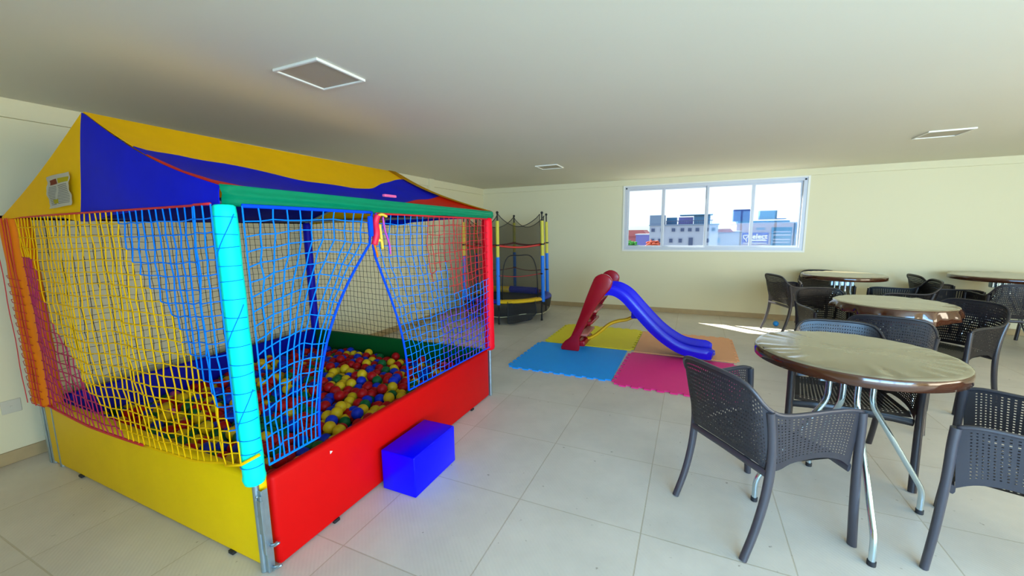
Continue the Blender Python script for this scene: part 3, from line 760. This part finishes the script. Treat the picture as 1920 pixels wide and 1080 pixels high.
# ------------------------------------------------------------------ trampoline with safety net
TC = Vector((-3.0, 6.45, 0)); TR = 0.76; A0 = -76
tp = thing('mini_trampoline', 'small round trampoline with padded poles and dark safety net in the back corner', 'trampoline', TC)
M_tnet = mesh_fabric('dark_netting', (0.018, 0.018, 0.012), 0.42)
M_tnet2 = mesh_fabric('skirt_netting', (0.012, 0.011, 0.010), 0.78)
M_tblk = mat('black_fabric', (0.010, 0.010, 0.012), 0.6)
M_pyel = mat('pole_foam_yellow', (0.72, 0.64, 0.06), 0.6)
M_pblu = mat('pole_foam_blue', (0.01, 0.20, 0.80), 0.6)
M_pbd = mat('pad_blue', (0.005, 0.015, 0.35), 0.4); M_pyo = mat('pad_yellow', (0.85, 0.50, 0.01), 0.4); M_pr = mat('pad_red', (0.42, 0.01, 0.02), 0.4)
ang = [math.radians(A0+60*k) for k in range(6)]
HZ, TZT = 0.36, 1.80
for k, a in enumerate(ang):
    c, s = math.cos(a), math.sin(a)
    bm = bmesh.new(); tube(bm, [(TR*c, TR*s, 0.0), (TR*c, TR*s, HZ-0.02)], 0.014, 8); tube(bm, [(TR*c, TR*s, 0.0), (TR*c, TR*s, 0.03)], 0.019, 8)
    obj('leg', bm, M_tblk, tp, True, auto=40)
    ro = 0.03
    bm = bmesh.new(); tube(bm, [((TR+ro)*c, (TR+ro)*s, HZ-0.06), ((TR+ro*0.2)*c, (TR+ro*0.2)*s, TZT)], 0.011, 8)
    pl = obj('pole', bm, M_tblk, tp, True, auto=40)
    bm = bmesh.new(); tube(bm, [((TR+ro)*c, (TR+ro)*s, HZ-0.03), ((TR+ro*0.6)*c, (TR+ro*0.6)*s, 1.10)], 0.030, 12); obj('pole_sleeve', bm, M_pblu, pl, True, auto=40)['label'] = 'blue foam sleeve'
    bm = bmesh.new(); tube(bm, [((TR+ro*0.6)*c, (TR+ro*0.6)*s, 1.10), ((TR+ro*0.3)*c, (TR+ro*0.3)*s, 1.67)], 0.027, 12); obj('pole_sleeve', bm, M_pyel, pl, True, auto=40)['label'] = 'yellow foam sleeve'
    bm = bmesh.new(); bmesh.ops.create_uvsphere(bm, u_segments=10, v_segments=8, radius=0.022, matrix=Matrix.Translation(((TR+0.006)*c, (TR+0.006)*s, TZT))); obj('pole_cap', bm, M_tblk, pl, True)
    for z in (0.80, 1.29):
        bm = bmesh.new(); tube(bm, [((TR+0.02)*c, (TR+0.02)*s, z-0.012), ((TR+0.02)*c, (TR+0.02)*s, z+0.012)], 0.032, 10); obj('strap', bm, M_tblk, pl, True, auto=40)
# ring frame, jumping mat, padded rim in coloured sections
bm = bmesh.new(); tube(bm, [(TR*math.cos(2*PI*k/48), TR*math.sin(2*PI*k/48), HZ-0.01) for k in range(49)], 0.016, 8); obj('ring_frame', bm, M_tblk, tp, True)
bm = bmesh.new(); lathe(bm, [(0, HZ-0.005), (TR*0.88, HZ), (TR*0.88, HZ+0.004), (0, HZ)], 40); obj('jumping_mat', bm, M_tblk, tp, True, auto=40)
secs = [M_pyo, M_pbd, M_pr, M_pbd, M_pyo, M_pbd]
for k in range(6):
    a0 = ang[k]+math.radians(1); bm = bmesh.new()
    def f(u, v, a0=a0):
        a = a0+math.radians(58)*u; q = v*2*PI
        r = TR*0.93 + 0.085*math.cos(q); z = HZ+0.005+0.038*math.sin(q)
        return (r*math.cos(a), r*math.sin(a), z)
    grid(bm, f, 10, 12); bmesh.ops.remove_doubles(bm, verts=bm.verts, dist=1e-4)
    bmesh.ops.holes_fill(bm, edges=[e for e in bm.edges if e.is_boundary]); bmesh.ops.recalc_face_normals(bm, faces=bm.faces)
    obj('rim_pad', bm, secs[k], tp, True, auto=60)
# orange pillow-like pad sections seen inside at the back
# skirt net below the rim with pale hem
bm = bmesh.new()
def sk(u, v):
    a = 2*PI*u; r = (TR+0.03)*lerp(0.96, 1.0, v); z = lerp(0.14+0.02*math.sin(a*6), HZ-0.01, v); return (r*math.cos(a), r*math.sin(a), z)
grid(bm, sk, 60, 4); obj('skirt', bm, M_tnet2, tp, True)
bm = bmesh.new(); tube(bm, [sk(k/60, 0) for k in range(61)], 0.006, 6); obj('skirt_hem', bm, mat('pale_cord', (0.55, 0.52, 0.30), 0.6), tp, True)
# safety net walls: panels between poles with scalloped top; the front panel carries the door
RN = TR-0.035
def wallf(k):
    a, b = ang[k], ang[(k+1) % 6]
    if b < a: b += 2*PI
    def f(u, v):
        p = Vector((RN*math.cos(a), RN*math.sin(a))).lerp(Vector((RN*math.cos(b), RN*math.sin(b))), u)
        bow = 1 - 0.10*math.sin(PI*u)*(-1 if False else 1)*math.sin(PI*v*0.5+0.2)*0.5
        zt = TZT-0.02-0.20*(math.sin(PI*u)**0.8)
        return (p.x*bow, p.y*bow, lerp(HZ+0.03, zt, v))
    return f
for k in range(6):
    f = wallf(k); bm = bmesh.new(); grid(bm, f, 14, 14); n1 = obj('safety_net', bm, M_tnet, tp, True)
    bm = bmesh.new(); tube(bm, [f(q/14, 1) for q in range(15)], 0.006, 6, 0); obj('net_hem', bm, M_tblk, n1, True)
    for z, mm, wd, nm in ((0.80, M_pr, 0.007, 'band'), (1.28, mat('band_red', (0.55, 0.02, 0.01), 0.5), 0.016, 'band')):
        bm = bmesh.new(); pts = []
        for q in range(13):
            u = q/12; p = f(u, 0.5); s = 1.02; pts.append((p[0]*s, p[1]*s, z-0.035*math.sin(PI*u)))
        tube(bm, pts, [(0.004, wd)]*13, 6); obj(nm, bm, mm, n1, True)
# door arch and the hanging flap at the front
fd = wallf(0)
bm = bmesh.new(); arch = []
for q in range(25):
    t3 = q/24
    q_ = math.cos(PI*t3); u = 0.5-0.42*(abs(q_)**0.55)*(1 if q_ > 0 else -1); v = 0.62*math.sin(PI*t3)**0.62
    p = fd(u, v*0.98); arch.append((p[0]*1.03, p[1]*1.03, p[2]))
tube(bm, arch, 0.009, 6); obj('door_arch', bm, M_tblk, tp, True)
a, b = ang[0], ang[1]
pa = Vector((math.cos(a), math.sin(a), 0))*(TR+0.06); pb = Vector((math.cos(b), math.sin(b), 0))*(TR+0.06)
def flap(u, v):
    p = pa.lerp(pb, 0.20+0.55*u); d = Vector((p.x, p.y, 0)).normalized()
    z = lerp(HZ+0.02, 0.03+0.05*u**2, v) if u < 0.75 else lerp(HZ+0.02, 0.05+0.5*(u-0.75), v)
    p = p + d*(0.03+0.04*v+0.02*math.sin(u*9)); return (p.x, p.y, z)
bm = bmesh.new(); grid(bm, flap, 14, 8); fl = obj('door_flap', bm, M_tnet2, tp, True); fl['label'] = 'dark door flap hanging to the floor'
bm = bmesh.new(); tube(bm, [flap(0, k/8) for k in range(9)]+[flap(k/14, 1) for k in range(1, 15)]+[flap(1, 1-k/8) for k in range(1, 9)], 0.009, 6); obj('flap_hem', bm, M_tblk, fl, True)
# bolster cushions lying on the trampoline
bm = bmesh.new(); tube(bm, [(-0.30, 0, 0), (-0.28, 0, 0), (0.28, 0, 0), (0.30, 0, 0)], [0.04, 0.065, 0.065, 0.04], 14)
o = obj('bolster', bm, M_pbd, None, True, loc=(-2.80, 6.72, HZ+0.07), rot=(0, 0, -0.12), auto=50); tag(o, 'dark blue bolster lying on the trampoline at the back', 'cushion')
bm = bmesh.new(); tube(bm, [(-0.2, 0, 0), (-0.18, 0, 0), (0.18, 0, 0), (0.2, 0, 0)], [0.04, 0.06, 0.06, 0.04], 14)
o = obj('bolster', bm, M_pyo, None, True, loc=(-3.28, 6.72, HZ+0.066), rot=(0, 0, 0.1), auto=50); tag(o, 'orange yellow bolster lying on the trampoline beside the blue one', 'cushion')

# ------------------------------------------------------------------ chairs
KEY = [  # u, lower (x,y,z), upper (x,y,z); half of the chair
 (0.00, (0, -.225, .455), (0, -.315, .845)), (0.20, (.115, -.222, .452), (.125, -.312, .842)), (0.33, (.19, -.212, .445), (.197, -.298, .825)),
 (0.40, (.222, -.198, .43), (.232, -.275, .785)), (0.46, (.238, -.175, .42), (.25, -.24, .735)), (0.53, (.246, -.13, .425), (.263, -.185, .70)),
 (0.62, (.254, -.065, .452), (.274, -.10, .69)), (0.78, (.268, .07, .462), (.290, .08, .692)), (0.90, (.281, .165, .445), (.301, .185, .69)), (1.0, (.288, .225, .405), (.305, .245, .675))]
def shell_pt(u, v):
    s = 1 if u >= 0 else -1; a = abs(u)
    for i in range(len(KEY)-1):
        if a <= KEY[i+1][0]+1e-9: break
    k0 = KEY[max(i-1, 0)]; k1 = KEY[i]; k2 = KEY[i+1]; k3 = KEY[min(i+2, len(KEY)-1)]
    if i == 0: k0 = (-KEY[1][0], (-KEY[1][1][0], KEY[1][1][1], KEY[1][1][2]), (-KEY[1][2][0], KEY[1][2][1], KEY[1][2][2]))
    t = (a-k1[0])/(k2[0]-k1[0]); out = []
    for q in (1, 2):
        p0, p1, p2, p3 = (Vector(k[q]) for k in (k0, k1, k2, k3))
        out.append(0.5*((2*p1)+(p2-p0)*t+(2*p0-5*p1+4*p2-p3)*t*t+(3*p1-p0-3*p2+p3)*t**3))
    p = out[0].lerp(out[1], v); bow = 0.018*math.sin(PI*v)*max(0, 1-a/0.45)
    return Vector((p.x*s, p.y-bow, p.z))
def perforated(bm, f, nu, nv, solid, hole=0.62, thick=0.006):
    g = [[bm.verts.new(f(i/nu, j/nv)) for j in range(nv+1)] for i in range(nu+1)]
    for i in range(nu):
        for j in range(nv):
            q = (g[i][j], g[i+1][j], g[i+1][j+1], g[i][j+1])
            if solid(i, j): bm.faces.new(q); continue
            c = (q[0].co+q[1].co+q[2].co+q[3].co)/4
            inn = [bm.verts.new(c+(w_.co-c)*hole) for w_ in q]
            for k in range(4): bm.faces.new((q[k], q[(k+1)%4], inn[(k+1)%4], inn[k]))
    bmesh.ops.solidify(bm, geom=bm.faces[:], thickness=thick)
NU, NV = 96, 18
def build_shell(mt, t):
    bm = bmesh.new()
    def solid(i, j):
        a = abs((i+0.5)/NU*2-1)
        if j == 0 or j >= NV-1: return True
        if 0.43 < a < 0.50 or a > 0.94: return True
        if a > 0.5 and j < 2: return True
        return False
    perforated(bm, lambda u, v: shell_pt(u*2-1, v), NU, NV, solid, 0.35, 0.010)
    return obj('shell', bm, mt, t, False)
def make_chair(mt, label, name='garden_armchair'):
    t = thing(name, label, 'chair')
    build_shell(mt, t)
    bm = bmesh.new(); tube(bm, [shell_pt(k/30-1, 1.0)+Vector((0, 0, 0.002)) for k in range(61)], (0.009) , 8)
    obj('top_rail', bm, mt, t, True)
    bm = bmesh.new()
    def seatf(u, v):
        x = lerp(-1, 1, u); y = lerp(-0.205, 0.235, v); wd = lerp(0.222, 0.275, v)
        z = 0.445 - 0.022*(1-x*x)*math.sin(PI*min(1, v*0.9)) - (0.02*((v-0.85)/0.15)**2 if v > 0.85 else 0)
        return Vector((x*wd, y, z))
    perforated(bm, seatf, 26, 24, lambda i, j: i in (0, 25) or j in (0, 23), 0.36, 0.008)
    obj('seat', bm, mt, t)
    bm = bmesh.new()
    tube(bm, [(-0.285, 0.232, 0.395), (-0.2, 0.236, 0.405), (0, 0.238, 0.41), (0.2, 0.236, 0.405), (0.285, 0.232, 0.395)], [(0.010, 0.022)]*5, 8)
    obj('seat_frame', bm, mt, t, True, auto=50)
    bm = bmesh.new(); tube(bm, [(-0.235, -0.195, 0.41), (0, -0.205, 0.42), (0.235, -0.195, 0.41)], [(0.010, 0.018)]*3, 8)
    obj('stretcher', bm, mt, t, True, auto=50)
    for s in (-1, 1):
        bm = bmesh.new()
        pts = spline([(s*.305, .246, .675), (s*.304, .25, .60), (s*.302, .252, .45), (s*.302, .262, .22), (s*.302, .278, 0.002)], 4)
        tube(bm, pts, [(lerp(0.019, 0.016, k/16), lerp(0.017, 0.021, k/16)) for k in range(17)], 10); obj('leg', bm, mt, t, True, auto=50)
        bm = bmesh.new()
        pts = spline([(s*.256, -.222, .715), (s*.248, -.195, .60), (s*.243, -.180, .46), (s*.240, -.195, .30), (s*.237, -.235, .14), (s*.236, -.290, 0.002)], 4)
        tube(bm, pts, [(lerp(0.017, 0.022, min(1, k/9)) if k < 10 else lerp(0.022, 0.016, (k-10)/10), 0.018) for k in range(21)], 10); obj('leg', bm, mt, t, True, auto=50)
    return t
chairs = [
 # (x, y, facing angle, dark?, group, label)
 (0.352, 2.272, 0.681, 0, 'grey plastic armchair nearest the camera, back towards the slide, at the near round table'),
 (1.385, 2.325, 2.685, 0, 'grey plastic armchair cut by the right edge of the picture, white sticker under its side'),
 (0.93, 3.13, -1.66, 1, 'dark plastic armchair behind the near round table, facing the camera'),
 (1.43, 4.02, 1.29, 1, 'dark plastic armchair with its back to the camera, between the near and the middle table'),
 (2.03, 4.60, math.atan2(-.58, -.81), 1, 'dark plastic armchair right of the middle table, turned left towards it'),
 (1.36, 5.00, math.atan2(-.97, .25), 1, 'dark plastic armchair behind the middle table at its left'),
 (1.36, 6.80, math.atan2(.37, .93), 0, 'plastic armchair beside the loose blue ball, left of the far left table'),
 (1.80, 7.24, -1.58, 1, 'plastic armchair against the back wall behind the far left table, only its rim showing'),
 (2.44, 6.55, 3.05, 1, 'dark plastic armchair right of the far left table, turned left towards it'),
 (3.08, 7.16, 0.02, 1, 'plastic armchair between the two far tables, turned right'),
 (3.42, 6.54, 1.42, 1, 'dark plastic armchair in front of the far right table, back to the camera'),
 (4.25, 7.08, 3.3, 1, 'plastic armchair at the far right edge behind the last table, barely showing'),
]
protos = {}
for i, (x, y, a, dk, lab) in enumerate(chairs):
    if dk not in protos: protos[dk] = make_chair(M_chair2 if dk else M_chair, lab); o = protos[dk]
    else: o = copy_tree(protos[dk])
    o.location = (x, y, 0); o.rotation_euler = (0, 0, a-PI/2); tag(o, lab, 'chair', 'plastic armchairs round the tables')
    if i == 1:
        for (y0, y1, nm) in ((0.145, 0.18, 'sticker'), (-0.06, 0.11, 'sticker')):
            bm = bmesh.new()
            def st(u, v, y0=y0, y1=y1):
                yy = lerp(y0, y1, u); au = 0.62+(yy+0.08)/0.265*0.28
                p = shell_pt(au, 0.01+v*0.13); return (p.x+0.012, yy, p.z)
            def sm(u, v, w_=(y1-y0 > 0.1)):
                if not w_: return 0
                return 1 if (0.62 < u < 0.95 and (0.3 < v < 0.42 or 0.55 < v < 0.7)) else (2 if (0.38-u)**2+((v-0.5)*0.3)**2 < 0.003 else 0)
            grid(bm, st, 30, 12, sm); bmesh.ops.solidify(bm, geom=bm.faces[:], thickness=-0.001)
            obj(nm, bm, [mat('sticker_white', srgb(225, 235, 240), 0.5), mat('sticker_blue', srgb(40, 110, 140), 0.5), mat('sticker_grey', srgb(170, 185, 190), 0.5)], o)['label'] = 'white printed sticker'

# ------------------------------------------------------------------ round tables with vinyl covers
def round_table(x, y, R, H, feet, frad, label, clabel, drape=0.0, foff=(0, 0), seed=1):
    t = thing('round_table', label, 'table', (x, y, 0), 0, 'round tables')
    bm = bmesh.new(); lathe(bm, [(0, H-0.045), (R-0.03, H-0.045), (R-0.012, H-0.04), (R-0.012, H-0.004), (0, H-0.004)], 48)
    obj('tabletop', bm, M_tbl, t, True, auto=35)
    fx, fy = foff
    bm = bmesh.new(); box(bm, fx-0.13, fx+0.13, fy-0.035, fy+0.035, H-0.16, H-0.045); bmesh.ops.bevel(bm, geom=bm.edges[:], offset=0.006, segments=1, affect='EDGES')
    obj('leg_bracket', bm, M_steel, t)
    for k, a in enumerate(sorted(feet, key=lambda q_: math.cos(q_))):
        c, s = math.cos(a), math.sin(a); q = (k-1.5)*0.06
        p = [(fx+q, fy-0.045, H-0.05), (fx+q, fy-0.045, 0.62), (fx+c*frad, fy+s*frad, 0.13), (fx+c*frad, fy+s*frad, 0.0)]
        bm = bmesh.new(); tube(bm, rounded(p, 0.045), 0.0135, 12); l = obj('leg', bm, M_chrome, t, True, auto=50)
        bm = bmesh.new(); tube(bm, [(fx+c*frad, fy+s*frad, 0.001), (fx+c*frad, fy+s*frad, 0.022)], 0.017, 12); obj('foot_cap', bm, M_rubber, l, True, auto=40)
    # cover
    rnd = random.Random(seed); ph = [rnd.uniform(0, 6.28) for _ in range(8)]
    def wr(a, r):
        k = max(0, (r/R-0.66)/0.34)*max(0.25, 1.3*math.sin(a*2+ph[3])*math.sin(a*3+ph[5]))
        return 0.0034*k*(math.sin(a*19+ph[0]+2*math.sin(a*3+ph[3]))+0.7*math.sin(a*31+ph[1]+r*9)) + 0.0010*math.sin(a*5+ph[2]+r*12)*(r/R)
    bm = bmesh.new(); n = 180
    radii = [0.04, 0.12, 0.2, 0.28, 0.34, 0.38, 0.40, R-0.03, R-0.018, R-0.008] if R > 0.42 else [0.04, 0.15, 0.25, 0.33, R-0.03, R-0.008]
    radii = sorted(r for r in radii if r <= R)
    cv = bm.verts.new((0, 0, H)); rings = []
    for r in radii:
        rings.append([bm.verts.new((r*math.cos(2*PI*j/n), r*math.sin(2*PI*j/n), H+wr(2*PI*j/n, r)+(0.001 if r < R-0.02 else 0.0)-(0.002 if r > R-0.01 else 0))) for j in range(n)])
    top_n = len(rings)
    def dl(a): return 0.058 + (drape*(0.55+0.45*math.sin(a*2+ph[4])) if drape else 0)
    for q, (dr, dz) in enumerate(((0.0, 0.006), (0.004, 0.016), (0.005, 0.5), (0.004, 0.97), (-0.002, 1.0))):
        rg = []
        for j in range(n):
            a = 2*PI*j/n; d = dl(a); z = H-(dz if dz < 0.1 else dz*d)
            rad = R+dr+(0.012*math.sin(a*13+ph[5])+0.008*math.sin(a*23+ph[6]))*(drape > 0)*(dz if dz >= 0.1 else 0) + (0.02*dz if drape and dz >= .1 else 0)
            rg.append(bm.verts.new((rad*math.cos(a), rad*math.sin(a), z)))
        rings.append(rg)
    for j in range(n): bm.faces.new((cv, rings[0][j], rings[0][(j+1)%n])).material_index = 0
    for i in range(len(rings)-1):
        for j in range(n):
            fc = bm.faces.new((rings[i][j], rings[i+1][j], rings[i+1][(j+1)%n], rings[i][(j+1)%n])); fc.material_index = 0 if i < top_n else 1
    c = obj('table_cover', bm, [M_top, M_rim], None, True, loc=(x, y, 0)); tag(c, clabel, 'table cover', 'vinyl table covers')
    return t
D = math.radians
round_table(0.78, 2.555, 0.425, 0.865, [D(-86), D(196), D(16), D(94)], 0.405, 'round folding table with bent chrome legs, nearest the camera', 'creased brown vinyl cover with glossy rim on the nearest table, ceiling sheen painted into its top', 0, (-0.012, -0.047), 3)
round_table(1.69, 4.69, 0.425, 0.82, [D(-92), D(185), D(62), D(120)], 0.5, 'round table in the middle row with a loose draped cover', 'loose vinyl cover with drooping dark folds on the middle table', 0.07, (0, -0.1), 5)
round_table(1.91, 6.85, 0.465, 0.86, [D(-80), D(200), D(20), D(100)], 0.42, 'round table at the far left of the row by the back wall', 'smooth vinyl cover with dark rim on the far left table', 0, (0, 0), 8)
round_table(3.62, 7.09, 0.50, 0.875, [D(-80), D(200), D(20), D(100)], 0.42, 'round table at the far right by the back wall, cut by the picture edge', 'smooth vinyl cover on the far right table', 0, (0, 0), 9)

# loose blue ball on the floor
o = bpy.data.objects.new('plastic_ball', ball_mesh('loose_ball', mat('ball_sky_blue', (0.0, 0.25, 0.75), 0.4))); C.objects.link(o); o.location = (1.235, 7.15, RB)
tag(o, 'sky blue plastic ball lying alone on the floor near the back wall', 'ball')

# ------------------------------------------------------------------ town outside the back window
GZ = -9.0
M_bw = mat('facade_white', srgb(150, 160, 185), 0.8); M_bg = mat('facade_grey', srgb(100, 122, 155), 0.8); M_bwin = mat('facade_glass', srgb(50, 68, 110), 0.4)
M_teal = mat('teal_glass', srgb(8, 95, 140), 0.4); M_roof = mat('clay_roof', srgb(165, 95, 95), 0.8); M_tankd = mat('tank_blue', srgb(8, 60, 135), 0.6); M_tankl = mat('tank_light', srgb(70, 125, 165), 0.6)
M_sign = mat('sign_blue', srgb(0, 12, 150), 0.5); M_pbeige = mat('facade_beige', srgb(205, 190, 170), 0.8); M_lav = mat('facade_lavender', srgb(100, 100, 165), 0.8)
bm = bmesh.new(); box(bm, -120, 160, 12, 420, GZ-0.5, GZ); o = struct(obj('ground', bm, mat('town_ground', srgb(150, 150, 140), 0.9)))
def building(name, label, x0, x1, y0, y1, zt, m, wins=(), wm=None, extra=None):
    t = thing(name, label, 'building', ((x0+x1)/2, (y0+y1)/2, GZ)); off = Vector((-(x0+x1)/2, -(y0+y1)/2, -GZ))
    def bo(nm, bm, mm, par=t):
        bmesh.ops.translate(bm, verts=bm.verts, vec=off); return obj(nm, bm, mm, par)
    bm = bmesh.new(); box(bm, x0, x1, y0, y1, GZ, zt); bo('facade', bm, m)
    bm = bmesh.new(); box(bm, x0-0.08, x1+0.08, y0-0.08, y1, zt, zt+0.12); bo('parapet', bm, M_bw)
    for (a, b, c, d) in wins:
        bm = bmesh.new(); box(bm, a-0.05, b+0.05, y0-0.06, y0, c-0.05, d+0.05); fr = bo('window', bm, M_bw)
        bm = bmesh.new(); box(bm, a, b, y0-0.09, y0-0.06, c, d); bo('pane', bm, wm or M_bwin, fr)
    if extra: extra(bo)
    return t
wa = [(x, x+0.34, 1.28, 1.62) for x in (-4.0, -3.1, -2.0, -1.15, -0.45, 0.25, 1.1, 1.7)] + [(x, x+0.32, 0.15, 0.55) for x in (-4.0, -3.3, -2.2, -1.3, 1.2)] + [(-0.35, 0.05, -0.45, 0.65)] + [(x, x+0.32, -1.0, -0.6) for x in (-4.0, -3.3, -2.2, -1.3, 1.2)]
def exA(bo):
    bm = bmesh.new(); box(bm, -4.2, -2.75, 45, 47, 2.02, 3.0); bo('roof_block', bm, M_bg)
    bm = bmesh.new(); box(bm, -4.2, 2.3, 44.9, 45.3, 1.9, 2.0); bo('ledge', bm, M_bg)
    for (a, b, z0, z1, m) in ((-2.6, -1.6, 2.25, 2.75, M_teal), (-1.4, 0.0, 2.2, 2.75, M_lav), (0.05, 1.6, 2.2, 2.85, M_tankl)):
        bm = bmesh.new(); box(bm, a, b, 46.2, 48, z0-0.25, z1); bo('penthouse', bm, m)
    bm = bmesh.new(); box(bm, -1.3, 1.8, 45.8, 48.2, 2.9, 3.0); bo('pergola', bm, M_teal)
    bm = bmesh.new()
    for k in range(26):
        x = -2.6+k*0.17; box(bm, x, x+0.05, 45.1, 45.16, 2.02, 2.35)
    box(bm, -2.6, 1.8, 45.08, 45.18, 2.33, 2.40); bo('railing', bm, M_bwin)
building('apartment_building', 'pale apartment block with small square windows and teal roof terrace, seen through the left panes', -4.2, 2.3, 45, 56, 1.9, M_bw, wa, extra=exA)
def exB(bo):
    bm = prism_xz([(2.45, 1.1), (4.3, 1.1), (3.9, 1.5), (2.8, 1.5)], 51.8, 56); bo('roof', bm, M_roof)
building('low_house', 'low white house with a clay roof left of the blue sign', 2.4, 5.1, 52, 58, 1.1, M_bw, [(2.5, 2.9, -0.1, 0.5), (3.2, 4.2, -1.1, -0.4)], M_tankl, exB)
def exC(bo):
    bm = bmesh.new(); box(bm, 9.1, 11.25, 59.8, 60, -0.9, 1.6); gp = bo('glass_bay', bm, M_teal)
    bm = bmesh.new()
    for z in (-0.35, 0.0, 0.55, 0.95): box(bm, 9.3, 11.1, 59.72, 59.8, z, z+0.16)
    bo('louvre', bm, M_bw)
    bm = bmesh.new(); box(bm, 5.3, 11.0, 60.2, 63, 2.1, 2.45); bo('roof_band', bm, M_teal)
    bm = bmesh.new(); box(bm, 4.9, 7.1, 61.5, 63, 2.45, 4.0); bo('water_tank', bm, M_tankd)
    bm = bmesh.new(); box(bm, 7.9, 9.8, 61.5, 63, 2.75, 3.75); bo('water_tank', bm, M_tankl)
    bm = bmesh.new(); box(bm, 7.9, 10.8, 61.3, 63.2, 2.65, 2.75); bo('tank_slab', bm, M_bg)
    bm = bmesh.new(); box(bm, 7.4, 8.4, 59.95, 60.0, 1.3, 1.6); bo('vent_grille', bm, M_bg)
    bm = bmesh.new(); box(bm, 5.8, 8.8, 59.7, 60, -0.5, 0.95); sg = bo('signboard', bm, M_sign); sg['label'] = 'blue sign reading Select'
    off = Vector((-(5.2+11.4)/2, -65, 9.0))
    text_mesh('Select', 0.85, 'lettering', M_paper, sg, Vector((6.62, 59.66, 0.20))+off, (PI/2, 0, 0), 0.02, 0.02)
    rr = random.Random(2); bm = bmesh.new(); x = 6.65
    while x < 8.55:
        wd = rr.uniform(0.07, 0.14); box(bm, x, x+wd, 59.66, 59.7, -0.12, -0.12+rr.choice((0.15, 0.2, 0.24))); x += wd+0.05
    box(bm, 6.0, 8.6, 59.66, 59.7, -0.42, -0.34); bo('small_lettering', bm, M_paper, sg)
    bm = bmesh.new(); tube(bm, [(6.2, 59.68, 0.1), (6.0, 59.68, 0.4), (6.05, 59.68, 0.62), (6.2, 59.68, 0.66), (6.28, 59.68, 0.55), (6.38, 59.68, 0.66), (6.52, 59.68, 0.6), (6.5, 59.68, 0.4), (6.3, 59.68, 0.2), (6.38, 59.68, -0.2)], 0.045, 6)
    bo('emblem', bm, M_paper, sg)
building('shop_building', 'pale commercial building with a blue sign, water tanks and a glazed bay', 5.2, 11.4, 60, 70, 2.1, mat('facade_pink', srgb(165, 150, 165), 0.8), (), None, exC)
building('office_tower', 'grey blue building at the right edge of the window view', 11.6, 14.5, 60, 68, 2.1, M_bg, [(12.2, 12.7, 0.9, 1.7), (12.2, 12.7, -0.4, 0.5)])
def exR(bo):
    bm = prism_xz([(-10.5, 0.7), (-5.2, 0.7), (-5.9, 1.5), (-9.6, 1.5)], 54.5, 60); bo('roof', bm, M_roof)
building('red_roof_house', 'house with pinkish clay roof at the left edge of the window view', -10.4, -5.3, 55, 60, 0.7, mat('facade_rose', srgb(175, 105, 112), 0.8), (), None, exR)
building('lavender_house', 'small lavender walled house beside the red roofed one', -6.2, -4.5, 50, 54, 0.9, M_lav, ())
def tree(x, y, z0, zc, r, label, m, seed):
    t = thing('tree', label, 'tree', (x, y, GZ)); rnd = random.Random(seed)
    bm = bmesh.new(); tube(bm, [(0, 0, 0), (0.05, 0, (zc-GZ)*0.6), (0, 0, zc-GZ)], [0.25, 0.16, 0.06], 8); obj('trunk', bm, mat('bark', srgb(110, 90, 70), 0.9), t, True)
    pp = []
    for k in range(260):
        v = Vector((rnd.gauss(0, 1), rnd.gauss(0, 1), rnd.gauss(0, 1))).normalized()*r*rnd.uniform(0.5, 1.0)
        v.z *= 0.75; q = rnd.uniform(0.08, 0.16); pp.append((v+Vector((0, 0, zc-GZ)), (q, q, q*0.5), 0))
    o = multi_mesh('crown', T_leaf, pp, [m]); o.parent = t
T_leaf = template_of(lambda bm: bmesh.ops.create_icosphere(bm, subdivisions=1, radius=1.0))
tree(-4.85, 35, 0, 0.1, 0.75, 'green leafy tree low in the left pane of the window', mat('leaf_green', srgb(45, 135, 45), 0.8), 4)
tree(-3.2, 38, 0, 0.1, 0.65, 'reddish leafed tree beside the green one in the left pane', mat('leaf_red', srgb(180, 75, 50), 0.8), 6)
bm = bmesh.new()
def hl_(u, v):
    x = lerp(-140, 170, u); return (x, lerp(300, 340, v), GZ+(9+5.0+2.0*math.sin(u*9)+1.2*math.sin(u*23))*math.sin(PI*min(1, v*1.0)*0.5)) if v < 1 else (x, 345, GZ)
grid(bm, hl_, 60, 6); o = obj('hills', bm, mat('hill_green', srgb(120, 150, 150), 0.9), None, True); o['kind'] = 'structure'
